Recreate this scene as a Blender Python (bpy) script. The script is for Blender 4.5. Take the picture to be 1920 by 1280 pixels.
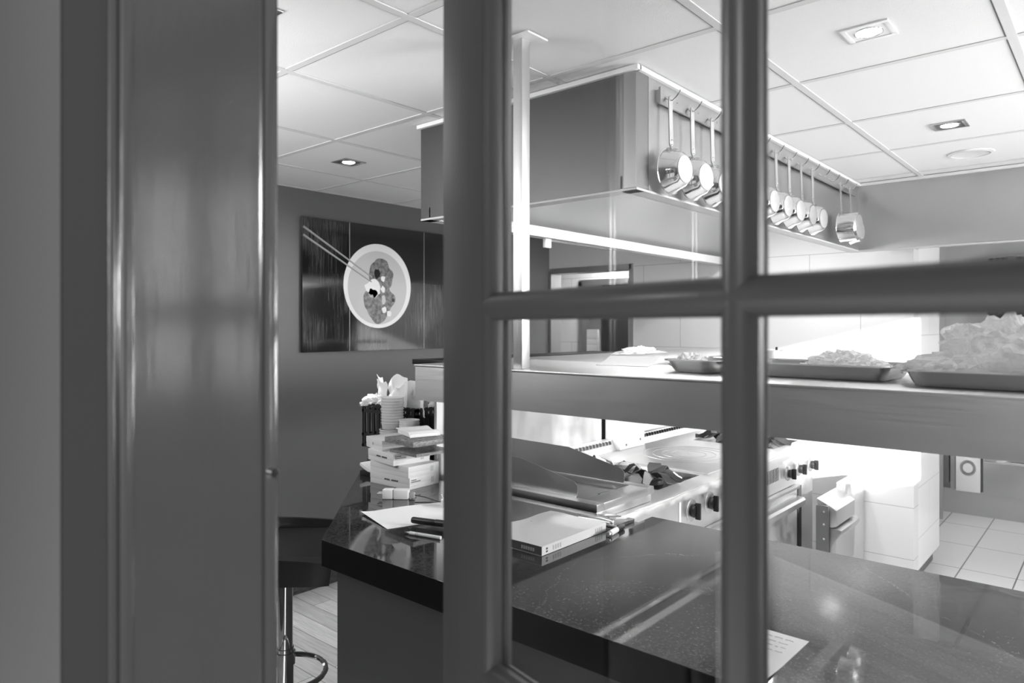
import bpy, bmesh, math, random
from mathutils import Vector, Matrix, noise
random.seed(7)
for o in list(bpy.data.objects): bpy.data.objects.remove(o)
S = bpy.context.scene
COL = S.collection
R = math.radians
EYE = 1.595                      # eye height; floor is z = 0
CEIL = 2.417

# ------------------------------------------------------------------ camera
cd = bpy.data.cameras.new('camera'); cam = bpy.data.objects.new('camera', cd); COL.objects.link(cam)
cam.location = (0, 0, EYE); cam.rotation_euler = (R(90), 0, R(41.1))
cd.sensor_width = 36; cd.lens = 24.675; cd.shift_y = -29/1920
cd.clip_start = .02
cd.dof.use_dof = True; cd.dof.focus_distance = 2.3; cd.dof.aperture_fstop = 4.5
S.camera = cam
# ------------------------------------------------------------------ light and exposure
S.view_settings.view_transform = 'Standard'; S.view_settings.look = 'None'
S.view_settings.exposure = 1.12; S.view_settings.gamma = 1.0; S.view_settings.use_curve_mapping = False
w = bpy.data.worlds.new('world'); S.world = w; w.use_nodes = True
w.node_tree.nodes['Background'].inputs[0].default_value = (1, 1, 1, 1)
w.node_tree.nodes['Background'].inputs[1].default_value = 0.03
def add_light(name, typ, loc, direction, energy, **k):
    l = bpy.data.lights.new(name, typ); l.energy = energy
    for a, v in k.items(): setattr(l, a, v)
    o = bpy.data.objects.new(name, l); COL.objects.link(o); o.location = loc
    o.rotation_euler = Vector(direction).to_track_quat('-Z', 'Y').to_euler()
    return o
add_light('sun', 'SUN', (3, 2, 3), (-1, .40, -.25), 13.0, angle=R(.6))
# daylight in the window of the right-hand wall
add_light('daylight_rear_window', 'AREA', (1.93, 3.32, 1.75), (-1, -.4, .05), 72, shape='RECTANGLE', size=1.1, size_y=1.0, spread=R(150))
add_light('daylight_front_window', 'AREA', (1.93, 1.475, 1.80), (-1, -.1, 0), 9, shape='RECTANGLE', size=.5, size_y=.95)
# added fill lights with no visible source
add_light('back_kitchen_fill', 'AREA', (1.93, 5.3, 1.8), (-1, .8, -.4), 34, shape='RECTANGLE', size=.8, size_y=1.0)  # unseen, added to lift the back kitchen floor
add_light('hall_fill', 'AREA', (-.1, -1.3, 2.3), (-.1, 1, -.6), 6.5, shape='DISK', size=.5)  # unseen, added to light the hall face of the door
add_light('dining_fill', 'AREA', (-2.45, .30, 2.0), (.12, 1, .3), 10, shape='RECTANGLE', size=1.2, size_y=.5, spread=R(140))  # unseen, added to brighten the dining side and its ceiling
S.cycles.max_bounces = 8; S.cycles.diffuse_bounces = 4; S.cycles.glossy_bounces = 5
S.cycles.transparent_max_bounces = 12; S.cycles.sample_clamp_indirect = 6
S.cycles.use_denoising = True

# ------------------------------------------------------------------ materials
def mat(name, v, rough=.5, metal=0., **k):
    m = bpy.data.materials.new(name); m.use_nodes = True
    nt = m.node_tree; b = nt.nodes['Principled BSDF']
    b.inputs['Base Color'].default_value = (v, v, v, 1)
    b.inputs['Roughness'].default_value = rough; b.inputs['Metallic'].default_value = metal
    for a, x in k.items(): b.inputs[a.replace('_', ' ')].default_value = x
    return m
def N(m, t, **k):
    n = m.node_tree.nodes.new(t)
    for a, v in k.items(): setattr(n, a, v)
    return n
def L(m, a, b): m.node_tree.links.new(a, b)
def ramp(m, fac, stops):
    r = N(m, 'ShaderNodeValToRGB'); e = r.color_ramp.elements
    for i, (p, v) in enumerate(stops):
        x = e[i] if i < 2 else e.new(p)
        x.position = p; x.color = (v, v, v, 1)
    L(m, fac, r.inputs[0]); return r.outputs[0]
def coords(m, scale=(1, 1, 1), loc=(0, 0, 0), src='Object'):
    t = N(m, 'ShaderNodeTexCoord'); p = N(m, 'ShaderNodeMapping')
    p.inputs['Scale'].default_value = scale; p.inputs['Location'].default_value = loc
    L(m, t.outputs[src], p.inputs[0]); return p.outputs[0]
def noise_tex(m, vec, scale, detail=4, rough=.6):
    n = N(m, 'ShaderNodeTexNoise'); n.inputs['Scale'].default_value = scale
    n.inputs['Detail'].default_value = detail; n.inputs['Roughness'].default_value = rough
    L(m, vec, n.inputs['Vector']); return n.outputs[0]
def bump(m, h, strength, dist=.002):
    b = N(m, 'ShaderNodeBump'); b.inputs['Strength'].default_value = strength; b.inputs['Distance'].default_value = dist
    L(m, h, b.inputs['Height']); L(m, b.outputs[0], m.node_tree.nodes['Principled BSDF'].inputs['Normal'])
def P(m, s): return m.node_tree.nodes['Principled BSDF'].inputs[s]

def steel(name, v, rough, scale=(3, 3, 160), var=.12):
    m = mat(name, v, rough, 1.0)
    n = noise_tex(m, coords(m, scale), 3, 3)
    L(m, ramp(m, n, [(.3, max(0, rough-var)), (.7, rough+var)]), P(m, 'Roughness'))
    bump(m, n, .012, .001)
    return m
M = {}
M['steel'] = steel('brushed_steel', .55, .33, (2, 2, 90), .04)
M['steel_soft'] = steel('satin_steel', .60, .42, (120, 3, 3), .08)
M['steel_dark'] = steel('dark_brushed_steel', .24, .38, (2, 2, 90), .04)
M['steel_front'] = steel('shelf_front_steel', .85, .36, (2, 2, 90), .03)
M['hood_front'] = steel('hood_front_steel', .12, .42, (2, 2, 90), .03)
M['steel_range'] = steel('worn_range_steel', .72, .38, (60, 4, 4), .1)
M['rim_grey'] = mat('lit_rim_grey', .55, .4)  # hood rim paler than the steel, light on it painted in
M['hood_inside'] = mat('hood_inside_steel', .38, .5, .35)
M['pan'] = mat('polished_pan_steel', .8, .12, 1.0)
M['pan_base'] = steel('scoured_pan_base', .72, .4, (40, 40, 40), .1)
M['chrome'] = mat('chrome', .75, .06, 1.0)
M['tray'] = mat('tray_steel', .5, .13, 1.0)
M['white_metal'] = mat('white_enamel', .8, .35)
M['ceiling'] = mat('ceiling_board', .80, .9)
bump(M['ceiling'], noise_tex(M['ceiling'], coords(M['ceiling']), 260, 2), .35, .002)
M['tee'] = mat('ceiling_tee', .66, .9, Specular_IOR_Level=.1)
M['gap'] = mat('shadow_gap', .25, .9)
M['wall_grey'] = mat('grey_wall_paint', .16, .8)
bump(M['wall_grey'], noise_tex(M['wall_grey'], coords(M['wall_grey']), 300, 2), .2, .001)
M['wall_light'] = mat('pale_wall_paint', .5, .8)
M['wall_mid'] = mat('mid_grey_paint', .28, .7)
M['wall_kitchen'] = mat('kitchen_paint', .55, .6)
M['base'] = mat('dark_baseboard', .10, .6)
L(M['base'], ramp(M['base'], noise_tex(M['base'], coords(M['base'], (2, 4, 30)), 6), [(.3, .05), (.75, .2)]), P(M['base'], 'Base Color'))
# painted timber of the door and its frame
m = M['door_paint'] = mat('grey_gloss_paint', .085, .34)
v = coords(m, (14, 14, 1.2))
nn = noise_tex(m, v, 5, 3)
bump(m, nn, .16, .002)
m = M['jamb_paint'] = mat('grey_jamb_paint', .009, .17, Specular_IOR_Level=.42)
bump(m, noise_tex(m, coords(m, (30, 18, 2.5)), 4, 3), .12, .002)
M['rebate_shade'] = mat('shaded_rebate_paint', .005, .8, Specular_IOR_Level=.05)  # jamb strip darkened, its shade put into the colour
M['casing_paint'] = mat('grey_casing_paint', .022, .7, Specular_IOR_Level=.25)
M['casing'] = mat('near_wall_paint', .12, .6)
# granite
m = M['granite'] = mat('black_granite', .012, .08)
v = coords(m)
n1 = noise_tex(m, v, 55, 6, .75); n2 = noise_tex(m, v, 5, 4)
n3 = noise_tex(m, v, 130, 4, .8)
mx = N(m, 'ShaderNodeMath', operation='MULTIPLY_ADD'); L(m, n2, mx.inputs[0]); mx.inputs[1].default_value = .35; L(m, n3, mx.inputs[2])
c1 = ramp(m, mx.outputs[0], [(.58, .006), (.82, .09)])
vo = N(m, 'ShaderNodeTexVoronoi', feature='DISTANCE_TO_EDGE'); vo.inputs['Scale'].default_value = .8
wn = N(m, 'ShaderNodeTexNoise'); wn.inputs['Scale'].default_value = 4; L(m, v, wn.inputs['Vector'])
mv = N(m, 'ShaderNodeMixRGB', blend_type='ADD'); mv.inputs[0].default_value = .12; L(m, v, mv.inputs[1]); L(m, wn.outputs['Color'], mv.inputs[2])
L(m, mv.outputs[0], vo.inputs['Vector'])
vein = ramp(m, vo.outputs['Distance'], [(.0, .035), (.003, 0.)])
ad = N(m, 'ShaderNodeMixRGB', blend_type='ADD'); ad.inputs[0].default_value = 1; L(m, c1, ad.inputs[1]); L(m, vein, ad.inputs[2])
L(m, ad.outputs[0], P(m, 'Base Color'))
L(m, ramp(m, n2, [(.45, .03), (.75, .12)]), P(m, 'Roughness'))
P(m, 'IOR').default_value = 1.75
M['granite_edge'] = mat('granite_edge', .004, .35)
M['panel_grey'] = mat('grey_laminate', .14, .55)
# kitchen wall tiles, 60 x 31 cm
def tile_mat(name, base, grout, bw, bh, offx, offz, plane='XZ', off=.5, mortar=.0022, rough=.18):
    m = mat(name, base, rough)
    t = N(m, 'ShaderNodeTexCoord'); s = N(m, 'ShaderNodeSeparateXYZ'); c = N(m, 'ShaderNodeCombineXYZ')
    L(m, t.outputs['Object'], s.inputs[0])
    a = N(m, 'ShaderNodeMath', operation='ADD'); a.inputs[1].default_value = offx
    b = N(m, 'ShaderNodeMath', operation='ADD'); b.inputs[1].default_value = offz
    L(m, s.outputs[plane[0]], a.inputs[0]); L(m, s.outputs[plane[1]], b.inputs[0])
    L(m, a.outputs[0], c.inputs[0]); L(m, b.outputs[0], c.inputs[1])
    k = N(m, 'ShaderNodeTexBrick', offset=off)
    k.inputs['Color1'].default_value = (base,)*3+(1,); k.inputs['Color2'].default_value = (base*.97,)*3+(1,)
    k.inputs['Mortar'].default_value = (grout,)*3+(1,); k.inputs['Scale'].default_value = 1
    k.inputs['Mortar Size'].default_value = mortar; k.inputs['Brick Width'].default_value = bw; k.inputs['Row Height'].default_value = bh
    L(m, c.outputs[0], k.inputs['Vector']); L(m, k.outputs['Color'], P(m, 'Base Color'))
    return m
M['tile'] = tile_mat('white_wall_tile', .72, .42, .62, .312, .10+6.2, -.502+3.12)
M['tile_side'] = tile_mat('white_wall_tile_side', .80, .55, .62, .312, 0, -.502+3.12, 'YZ')
M['floor_tile'] = tile_mat('kitchen_floor_tile', .66, .12, .3, .6, 6.261, .1, 'XY', 0., .004, .3)
# plank floor
m = M['planks'] = tile_mat('plank_floor', .50, .14, 1.9, .115, 9.5, 0, 'XY', .37, .0018, .4)
k = [n for n in m.node_tree.nodes if n.type == 'TEX_BRICK'][0]
k.inputs['Color1'].default_value = (.85,)*3+(1,); k.inputs['Color2'].default_value = (.62,)*3+(1,)
g = noise_tex(m, coords(m, (1.5, 22, 1)), 4, 5)
mm = N(m, 'ShaderNodeMixRGB', blend_type='MULTIPLY'); mm.inputs[0].default_value = .8
L(m, k.outputs['Color'], mm.inputs[1]); L(m, ramp(m, g, [(.3, .6), (.7, 1)]), mm.inputs[2]); L(m, mm.outputs[0], P(m, 'Base Color'))
# glass of the door: thin clear sheet with a surface reflection
def thin_glass(name, tint=.93, boost=1.0, wipe=True):
    m = bpy.data.materials.new(name); m.use_nodes = True; nt = m.node_tree; nt.nodes.clear()
    out = nt.nodes.new('ShaderNodeOutputMaterial'); tr = nt.nodes.new('ShaderNodeBsdfTransparent'); gl = nt.nodes.new('ShaderNodeBsdfGlossy')
    tr.inputs[0].default_value = (tint,)*3+(1,); gl.inputs['Roughness'].default_value = .01
    fr = nt.nodes.new('ShaderNodeFresnel'); ge = nt.nodes.new('ShaderNodeNewGeometry')
    mr = nt.nodes.new('ShaderNodeMapRange'); mr.inputs['To Min'].default_value = 1.5; mr.inputs['To Max'].default_value = 1/1.5
    L(m, ge.outputs['Backfacing'], mr.inputs['Value']); L(m, mr.outputs[0], fr.inputs[0])   # the same reflectance on both faces
    mi = nt.nodes.new('ShaderNodeMixShader')
    L(m, fr.outputs[0], mi.inputs[0]); L(m, tr.outputs[0], mi.inputs[1]); L(m, gl.outputs[0], mi.inputs[2]); L(m, mi.outputs[0], out.inputs[0])
    return m
M['glass'] = thin_glass('door_glass')
M['black_plastic'] = mat('black_plastic', .012, .35)
M['leather'] = mat('black_leather', .018, .38)
bump(M['leather'], noise_tex(M['leather'], coords(M['leather']), 140, 3), .25, .002)
M['paper'] = mat('white_paper', .82, .7)
M['paper_grey'] = mat('pale_grey_paper', .55, .7)
M['carton'] = mat('white_carton', .72, .5)
M['ink'] = mat('printed_ink', .08, .6)
M['ink_soft'] = mat('faint_ink', .45, .7)
M['plastic_white'] = mat('white_plastic', .8, .25)
M['silver'] = mat('silver_plastic', .55, .25, .9)
M['iron'] = mat('cast_iron', .03, .5)
M['iron_worn'] = mat('worn_grate_steel', .5, .38, .7)
M['pan_well'] = mat('griddle_plate', .14, .28, .9)
M['dark_gap'] = mat('dark_recess', .01, .8)
M['wood_dark'] = mat('grey_stained_slab', .12, .5)
L(M['wood_dark'], ramp(M['wood_dark'], noise_tex(M['wood_dark'], coords(M['wood_dark'], (8, 8, 60)), 9), [(.3, .05), (.7, .35)]), P(M['wood_dark'], 'Base Color'))
m = M['tub'] = mat('translucent_tub', .8, .25); P(m, 'Transmission Weight').default_value = .35; P(m, 'IOR').default_value = 1.3
# cling film
m = M['film_old'] = mat('cling_film', .9, .14)
P(m, 'Transmission Weight').default_value = .12; P(m, 'IOR').default_value = 1.25
vv = coords(m); a = noise_tex(m, vv, 38, 5, .7)
vo = N(m, 'ShaderNodeTexVoronoi', feature='DISTANCE_TO_EDGE'); vo.inputs['Scale'].default_value = 42; L(m, vv, vo.inputs['Vector'])
mu = N(m, 'ShaderNodeMath', operation='ADD'); L(m, a, mu.inputs[0]); L(m, vo.outputs['Distance'], mu.inputs[1])
bump(m, mu.outputs[0], 1.0, .012)
m = M['film'] = M.pop('film_old'); nt = m.node_tree; P(m, 'Transmission Weight').default_value = 0
P(m, 'Roughness').default_value = .12; P(m, 'Base Color').default_value = (.85, .85, .85, 1)
tl = N(m, 'ShaderNodeBsdfTranslucent'); tl.inputs[0].default_value = (.95, .95, .95, 1)
tq = N(m, 'ShaderNodeBsdfTransparent'); m1 = N(m, 'ShaderNodeMixShader'); m2_ = N(m, 'ShaderNodeMixShader')
m1.inputs[0].default_value = .28; m2_.inputs[0].default_value = .2
L(m, nt.nodes['Principled BSDF'].outputs[0], m1.inputs[1]); L(m, tl.outputs[0], m1.inputs[2])
L(m, m1.outputs[0], m2_.inputs[1]); L(m, tq.outputs[0], m2_.inputs[2]); L(m, m2_.outputs[0], nt.nodes['Material Output'].inputs[0])
def emit(name, s):
    m = bpy.data.materials.new(name); m.use_nodes = True; nt = m.node_tree; nt.nodes.clear()
    e = nt.nodes.new('ShaderNodeEmission'); e.inputs[1].default_value = s
    o = nt.nodes.new('ShaderNodeOutputMaterial'); L(m, e.outputs[0], o.inputs[0]); return m
M['bulb'] = emit('lit_bulb', 14)
M['bulb_hood'] = emit('lit_hood_lamp', 9)
# picture print
m = M['print'] = mat('dark_board_print', .03, .07); P(m, 'Specular IOR Level').default_value = .9
v = coords(m, (1, 60, 2.2)); g = noise_tex(m, v, 2.2, 5, .7)
g2 = noise_tex(m, coords(m, (1, 1.3, 1.0)), 2.2, 2)
mu = N(m, 'ShaderNodeMath', operation='MULTIPLY'); L(m, g, mu.inputs[0]); L(m, g2, mu.inputs[1])
L(m, ramp(m, mu.outputs[0], [(.25, .001), (.46, .12)]), P(m, 'Base Color'))
M['bowl_rim'] = mat('print_bowl_rim', .72, .08); M['bowl_in'] = mat('print_bowl_inside', .48, .08)
m = M['broth'] = mat('print_broth', .16, .08)
L(m, ramp(m, noise_tex(m, coords(m), 45, 4), [(.35, .09), (.65, .24)]), P(m, 'Base Color'))
M['print_dark'] = mat('print_dark', .02, .08); M['print_mid'] = mat('print_mid', .35, .08)

# ------------------------------------------------------------------ mesh helpers
class MB:
    def __init__(s): s.bm = bmesh.new()
    def _t(s, vs, mtx):
        if mtx is not None: bmesh.ops.transform(s.bm, matrix=mtx, verts=vs)
        return vs
    def box(s, x0, y0, z0, x1, y1, z1, bev=0., mtx=None, seg=2):
        vs = bmesh.ops.create_cube(s.bm, size=1)['verts']
        for v in vs: v.co = Vector(((x0+x1)/2+v.co.x*abs(x1-x0), (y0+y1)/2+v.co.y*abs(y1-y0), (z0+z1)/2+v.co.z*abs(z1-z0)))
        if bev:
            es = list({e for v in vs for e in v.link_edges})
            r = bmesh.ops.bevel(s.bm, geom=es, offset=bev, segments=seg, profile=.6, affect='EDGES')
            vs = list({v for f in r['faces'] for v in f.verts} | {v for v in vs if v.is_valid})
        return s._t(vs, mtx)
    def prism(s, pts, d, axis='Z', bev=0.):
        """pts: 2-D outline; d = (lo, hi) along the axis."""
        def P3(p, h): return {'Z': (p[0], p[1], h), 'Y': (p[0], h, p[1]), 'X': (h, p[0], p[1])}[axis]
        a = [s.bm.verts.new(P3(p, d[0])) for p in pts]; b = [s.bm.verts.new(P3(p, d[1])) for p in pts]
        fs = [s.bm.faces.new(a), s.bm.faces.new(b[::-1])]
        n = len(pts)
        for i in range(n): fs.append(s.bm.faces.new((a[i], b[i], b[(i+1) % n], a[(i+1) % n])))
        bmesh.ops.recalc_face_normals(s.bm, faces=fs)
        if bev:
            es = list({e for f in fs[:2] for e in f.edges})
            bmesh.ops.bevel(s.bm, geom=es, offset=bev, segments=2, profile=.6, affect='EDGES')
        return a+b
    def cyl(s, p0, p1, r0, r1=None, seg=20, cap=True):
        p0 = Vector(p0); p1 = Vector(p1); d = p1-p0
        vs = bmesh.ops.create_cone(s.bm, cap_ends=cap, segments=seg, radius1=r0, radius2=r0 if r1 is None else r1, depth=d.length)['verts']
        q = d.to_track_quat('Z', 'Y').to_matrix().to_4x4()
        return s._t(vs, Matrix.Translation((p0+p1)/2) @ q)
    def tube(s, pts, r, seg=8, closed=False, sx=1.):
        pts = [Vector(p) for p in pts]; rings = []; n = len(pts)
        up = Vector((0, 0, 1)); prev = None
        for i, p in enumerate(pts):
            a = pts[(i-1) % n] if (closed or i) else p; b = pts[(i+1) % n] if (closed or i < n-1) else p
            t = (b-a).normalized()
            if prev is None: u = t.cross(up); u = u.normalized() if u.length > .05 else t.cross(Vector((1, 0, 0))).normalized()
            else: u = (prev-t*prev.dot(t)).normalized()
            prev = u; v = t.cross(u)
            rr = r[i] if isinstance(r, (list, tuple)) else r
            rings.append([s.bm.verts.new(p+u*math.cos(k*2*math.pi/seg)*rr*sx+v*math.sin(k*2*math.pi/seg)*rr) for k in range(seg)])
        fs = []
        for i in range(n if closed else n-1):
            A = rings[i]; B = rings[(i+1) % n]
            for k in range(seg): fs.append(s.bm.faces.new((A[k], A[(k+1) % seg], B[(k+1) % seg], B[k])))
        if not closed:
            fs.append(s.bm.faces.new(rings[0][::-1])); fs.append(s.bm.faces.new(rings[-1]))
        bmesh.ops.recalc_face_normals(s.bm, faces=fs)
        return [v for q in rings for v in q]
    def lathe(s, prof, seg=40, mtx=None):
        """prof: (radius, height) pairs turned about Z; a radius of 0 closes the end."""
        rings = []
        for r, z in prof:
            rings.append([s.bm.verts.new((0, 0, z))] if r < 1e-6 else [s.bm.verts.new((r*math.cos(k*2*math.pi/seg), r*math.sin(k*2*math.pi/seg), z)) for k in range(seg)])
        fs = []
        for A, B in zip(rings, rings[1:]):
            for k in range(seg):
                k2 = (k+1) % seg
                if len(A) == 1 and len(B) == 1: continue
                if len(A) == 1: fs.append(s.bm.faces.new((A[0], B[k2], B[k])))
                elif len(B) == 1: fs.append(s.bm.faces.new((A[k], A[k2], B[0])))
                else: fs.append(s.bm.faces.new((A[k], A[k2], B[k2], B[k])))
        bmesh.ops.recalc_face_normals(s.bm, faces=fs)
        return s._t([v for q in rings for v in q], mtx)
    def torus(s, c, R_, r, axis='Z', seg=40, sseg=8, sx=1., sy=1.):
        pts = []
        for k in range(seg):
            a = k*2*math.pi/seg; x, y = R_*math.cos(a)*sx, R_*math.sin(a)*sy
            pts.append(Vector(c)+Vector({'Z': (x, y, 0), 'X': (0, x, y), 'Y': (x, 0, y)}[axis]))
        return s.tube(pts, r, sseg, True)
    def grid(s, nx, ny, f, solid=0.):
        g = [[s.bm.verts.new(f(i/(nx-1), j/(ny-1))) for j in range(ny)] for i in range(nx)]
        fs = [s.bm.faces.new((g[i][j], g[i+1][j], g[i+1][j+1], g[i][j+1])) for i in range(nx-1) for j in range(ny-1)]
        for f_ in fs: f_.normal_update()
        if solid: bmesh.ops.solidify(s.bm, geom=fs, thickness=solid)
        return [v for r in g for v in r]
    def build(s, name, m, parent=None, smooth=True, local=False, **tags):
        """World coordinates in; the object's origin is put at its base centre, or under the parent."""
        me = bpy.data.meshes.new(name)
        if smooth: 
            for f in s.bm.faces: f.smooth = True
        xs = [v.co for v in s.bm.verts]
        if parent is None and not local:
            o0 = Vector(((min(c.x for c in xs)+max(c.x for c in xs))/2, (min(c.y for c in xs)+max(c.y for c in xs))/2, min(c.z for c in xs)))
        elif parent is not None and not local:
            o0 = Vector((0, 0, 0)); p = parent
            while p is not None: o0 = o0+Vector(p.location); p = p.parent
        else: o0 = Vector((0, 0, 0))
        for v in s.bm.verts: v.co -= o0
        s.bm.to_mesh(me); s.bm.free()
        me.materials.append(m if not isinstance(m, str) else M[m])
        if smooth:
            try: me.set_sharp_from_angle(angle=R(32))
            except Exception: pass
        o = bpy.data.objects.new(name, me); COL.objects.link(o)
        if parent is not None: o.parent = parent
        elif not local: o.location = o0
        for a, b in tags.items(): o[a] = b
        return o
def thing(name, label, cat, loc=(0, 0, 0), rz=0, group=None):
    o = bpy.data.objects.new(name, None); COL.objects.link(o); o.location = loc; o.rotation_euler = (0, 0, rz)
    o.empty_display_size = .05
    o['label'] = label; o['category'] = cat
    if group: o['group'] = group
    return o
def one(mb, name, m, label, cat, group=None, **k):
    o = mb.build(name, m, **k); o['label'] = label; o['category'] = cat
    if group: o['group'] = group
    return o
def struct(mb, name, m, **k):
    o = mb.build(name, m, **k)
    if o.parent is None: o['kind'] = 'structure'
    return o
def dup(root, loc=None, rz=None, label=None):
    r = root.copy(); COL.objects.link(r)
    if loc is not None: r.location = loc
    if rz is not None: r.rotation_euler = (0, 0, rz)
    if label: r['label'] = label
    for ch in list(root.children):
        c = ch.copy(); COL.objects.link(c); c.parent = r
        for g_ in list(ch.children):
            d = g_.copy(); COL.objects.link(d); d.parent = c
    return r
def B(*a, **k): mb = MB(); mb.box(*a, **k); return mb

# ================================================================== THE ROOM
XL, XR, YN, YW, YB = -3.72, 1.75, .392, 4.75, 7.55
# floors: plank floor on the dining side, tiles in the kitchen
o = struct(B(XL-.1, -2.6, -.05, -1.75, YW+.1, 0), 'floor', 'planks', smooth=False)
o = struct(B(-1.75, -2.6, -.05, XR+.1, YB+.1, 0), 'floor', 'floor_tile', smooth=False)
# ceiling boards in a lay-in grid: boards sit 8 mm above the tees
struct(B(XL-.1, YN-.19, CEIL+.003, XR+.1, YB+.1, CEIL+.05), 'ceiling', 'ceiling', smooth=False)
GX = [-.24-.6*k for k in range(-3, 6)]; GY = [1.23+.605*k for k in range(-1, 11)]
mb = MB(); gb = MB()
for x in GX:
    mb.box(x-.012, YN-.1, CEIL, x+.012, YB, CEIL+.0035)
    gb.box(x-.0165, YN-.1, CEIL+.002, x-.0135, YB, CEIL+.004)
for y in GY:
    mb.box(XL, y-.012, CEIL+.0006, XR, y+.012, CEIL+.0038)
    gb.box(XL, y+.0135, CEIL+.0023, XR, y+.0165, CEIL+.0042)
mb.box(XL, YN, CEIL-.0006, XL+.02, YW, CEIL+.0035)
tr1 = struct(mb, 'trim_1', 'tee', smooth=False)
struct(gb, 'trim_2', 'gap', smooth=False)
# left wall (the picture hangs on it), with a dark timber baseboard
struct(B(XL-.1, YN-.19, 0, XL, YW+.1, CEIL+.01), 'wall_left', 'wall_grey', smooth=False)
struct(B(XL, YN, 0, XL+.018, YW, .118, bev=.004), 'baseboard_left', 'base')
# far kitchen wall with the opening, and the tiled end that returns beside the passage
DX0, DX1, DZ = -3.70, -2.90, 2.06
mb = MB()
mb.box(XL-.1, YW, 0, DX0, YW+.12, CEIL+.01); mb.box(DX0, YW, DZ, DX1, YW+.12, CEIL+.01); mb.box(DX1, YW, 0, -.95, YW+.12, CEIL+.01)
struct(mb, 'wall_rear', 'tile', smooth=False).location
mb = MB(); mb.box(-1.25, YW+.12, .10, -.95, 5.52, CEIL+.01)
struct(mb, 'wall_return', 'tile_side', smooth=False)
struct(B(-1.25, YW+.121, 0, -.985, 5.50, .10), 'trim_3', 'steel_dark', smooth=False)
# steel lining of the opening and what lies behind it
mb = MB(); t = .022
mb.box(DX1-t, YW-.012, 0, DX1+.016, YW+.13, DZ+t); mb.box(DX0, YW-.012, DZ-t, DX1, YW+.13, DZ+t); mb.box(DX0-.01, YW-.012, 0, DX0+t*.4, YW+.13, DZ)
struct(mb, 'door_1', 'steel', smooth=False)
PX = -4.8; PYW = 5.6
mb = MB(); mb.box(PX, PYW, 0, -4.0, PYW+.1, CEIL); mb.box(-4.0, PYW, 2.0, -3.40, PYW+.1, CEIL); mb.box(-3.40, PYW, 0, -1.35, PYW+.1, CEIL)
struct(mb, 'wall_passage', 'tile', smooth=False)
struct(B(PX-.1, YW, 0, PX, 7.0, CEIL), 'wall_passage_left', 'wall_light', smooth=False)
struct(B(PX, YW, 0, XL-.1, YW+.12, CEIL), 'wall_passage_near', 'wall_light', smooth=False)
struct(B(-1.35, YW+.121, 0, -1.25, YB, CEIL), 'wall_passage_right', 'wall_kitchen', smooth=False)
struct(B(PX, YW+.12, -.05, -1.75, YB+.1, -.001), 'floor', 'floor_tile', smooth=False)
struct(B(PX, YW+.12, CEIL, XL-.1, 7.0, CEIL+.05), 'ceiling', 'ceiling', smooth=False)
mb = MB(); mb.box(-4.0, PYW-.03, 0, -3.96, PYW+.05, 2.02); mb.box(-3.44, PYW-.03, 0, -3.40, PYW+.05, 2.02); mb.box(-4.0, PYW-.03, 1.98, -3.40, PYW+.05, 2.04)
mb.box(-3.765, PYW-.02, 0, -3.745, PYW+.05, 1.98)
d2 = struct(mb, 'door_2', 'steel', smooth=False)
mb = B(-3.745, PYW, 0, -3.44, PYW+.03, 1.98); o = mb.build('door_leaf', 'dark_gap', d2, smooth=False)
struct(B(PX, 6.9, 0, -1.35, 7.0, CEIL), 'wall_passage_end', 'wall_kitchen', smooth=False)
add_light('passage_fill', 'AREA', (-3.4, 5.15, CEIL-.03), (0, 0, -1), 9, shape='SQUARE', size=.3)  # unseen lamp, added to brighten the passage
add_light('store_light', 'AREA', (-3.6, 6.2, CEIL-.03), (0, 0, -1), 5, shape='SQUARE', size=.3)
# near wall on both sides of the door
mb = MB(); mb.box(XL-.1, YN-.17, 0, -.705, YN, 1.72); mb.box(XL-.1, YN-.17, 2.29, -.705, YN, CEIL+.01); mb.box(XL-.1, YN-.17, 1.72, -3.09, YN, 2.29); mb.box(-1.81, YN-.17, 1.72, -.705, YN, 2.29); mb.box(-.705, YN-.17, 2.14, .25, YN, CEIL+.01); mb.box(.25, YN-.19, 0, XR+.1, YN, CEIL+.01)
struct(mb, 'wall_near', 'casing', smooth=False)
mb = MB(); mb.box(-3.09, .33, 1.72, -1.81, .37, 1.745); mb.box(-3.09, .33, 2.265, -1.81, .37, 2.29); mb.box(-3.09, .33, 1.745, -3.06, .37, 2.265); mb.box(-1.84, .33, 1.745, -1.81, .37, 2.265)
w4 = struct(mb, 'window_4', 'white_metal', smooth=False)  # unseen window, added to house the dining side fill
B(-3.06, .348, 1.745, -1.84, .352, 2.265).build('window_pane', 'glass', w4, smooth=False)
# right wall with window openings, the back one added for its light
mb = MB(); T = .1
wins = [(1.2, 1.75, 1.3, 2.335), (2.72, 3.88, 1.3, 2.335), (4.9, 5.7, 1.3, 2.335)]
mb.box(XR, YN, 0, XR+T, YB, 1.3); mb.box(XR, YN, 2.335, XR+T, YB, CEIL+.01)
mb.box(XR, YN, 1.3, XR+T, 1.2, 2.335); mb.box(XR, 1.75, 1.3, XR+T, 2.72, 2.335); mb.box(XR, 3.88, 1.3, XR+T, 4.9, 2.335); mb.box(XR, 5.7, 1.3, XR+T, YB, 2.335)
struct(mb, 'wall_right', 'wall_mid', smooth=False)
for i, (a, b, c, d) in enumerate(wins):
    mb = MB(); f = .03
    mb.box(XR+.02, a, c, XR+.08, a+f, d); mb.box(XR+.02, b-f, c, XR+.08, b, d); mb.box(XR+.02, a, c, XR+.08, b, c+f)
    wn_ = struct(mb, 'window_%d' % (i+1), 'white_metal', smooth=False)
    B(XR+.048, a+f, c+f, XR+.052, b-f, d-.002).build('window_pane', 'glass', wn_, smooth=False)
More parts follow.
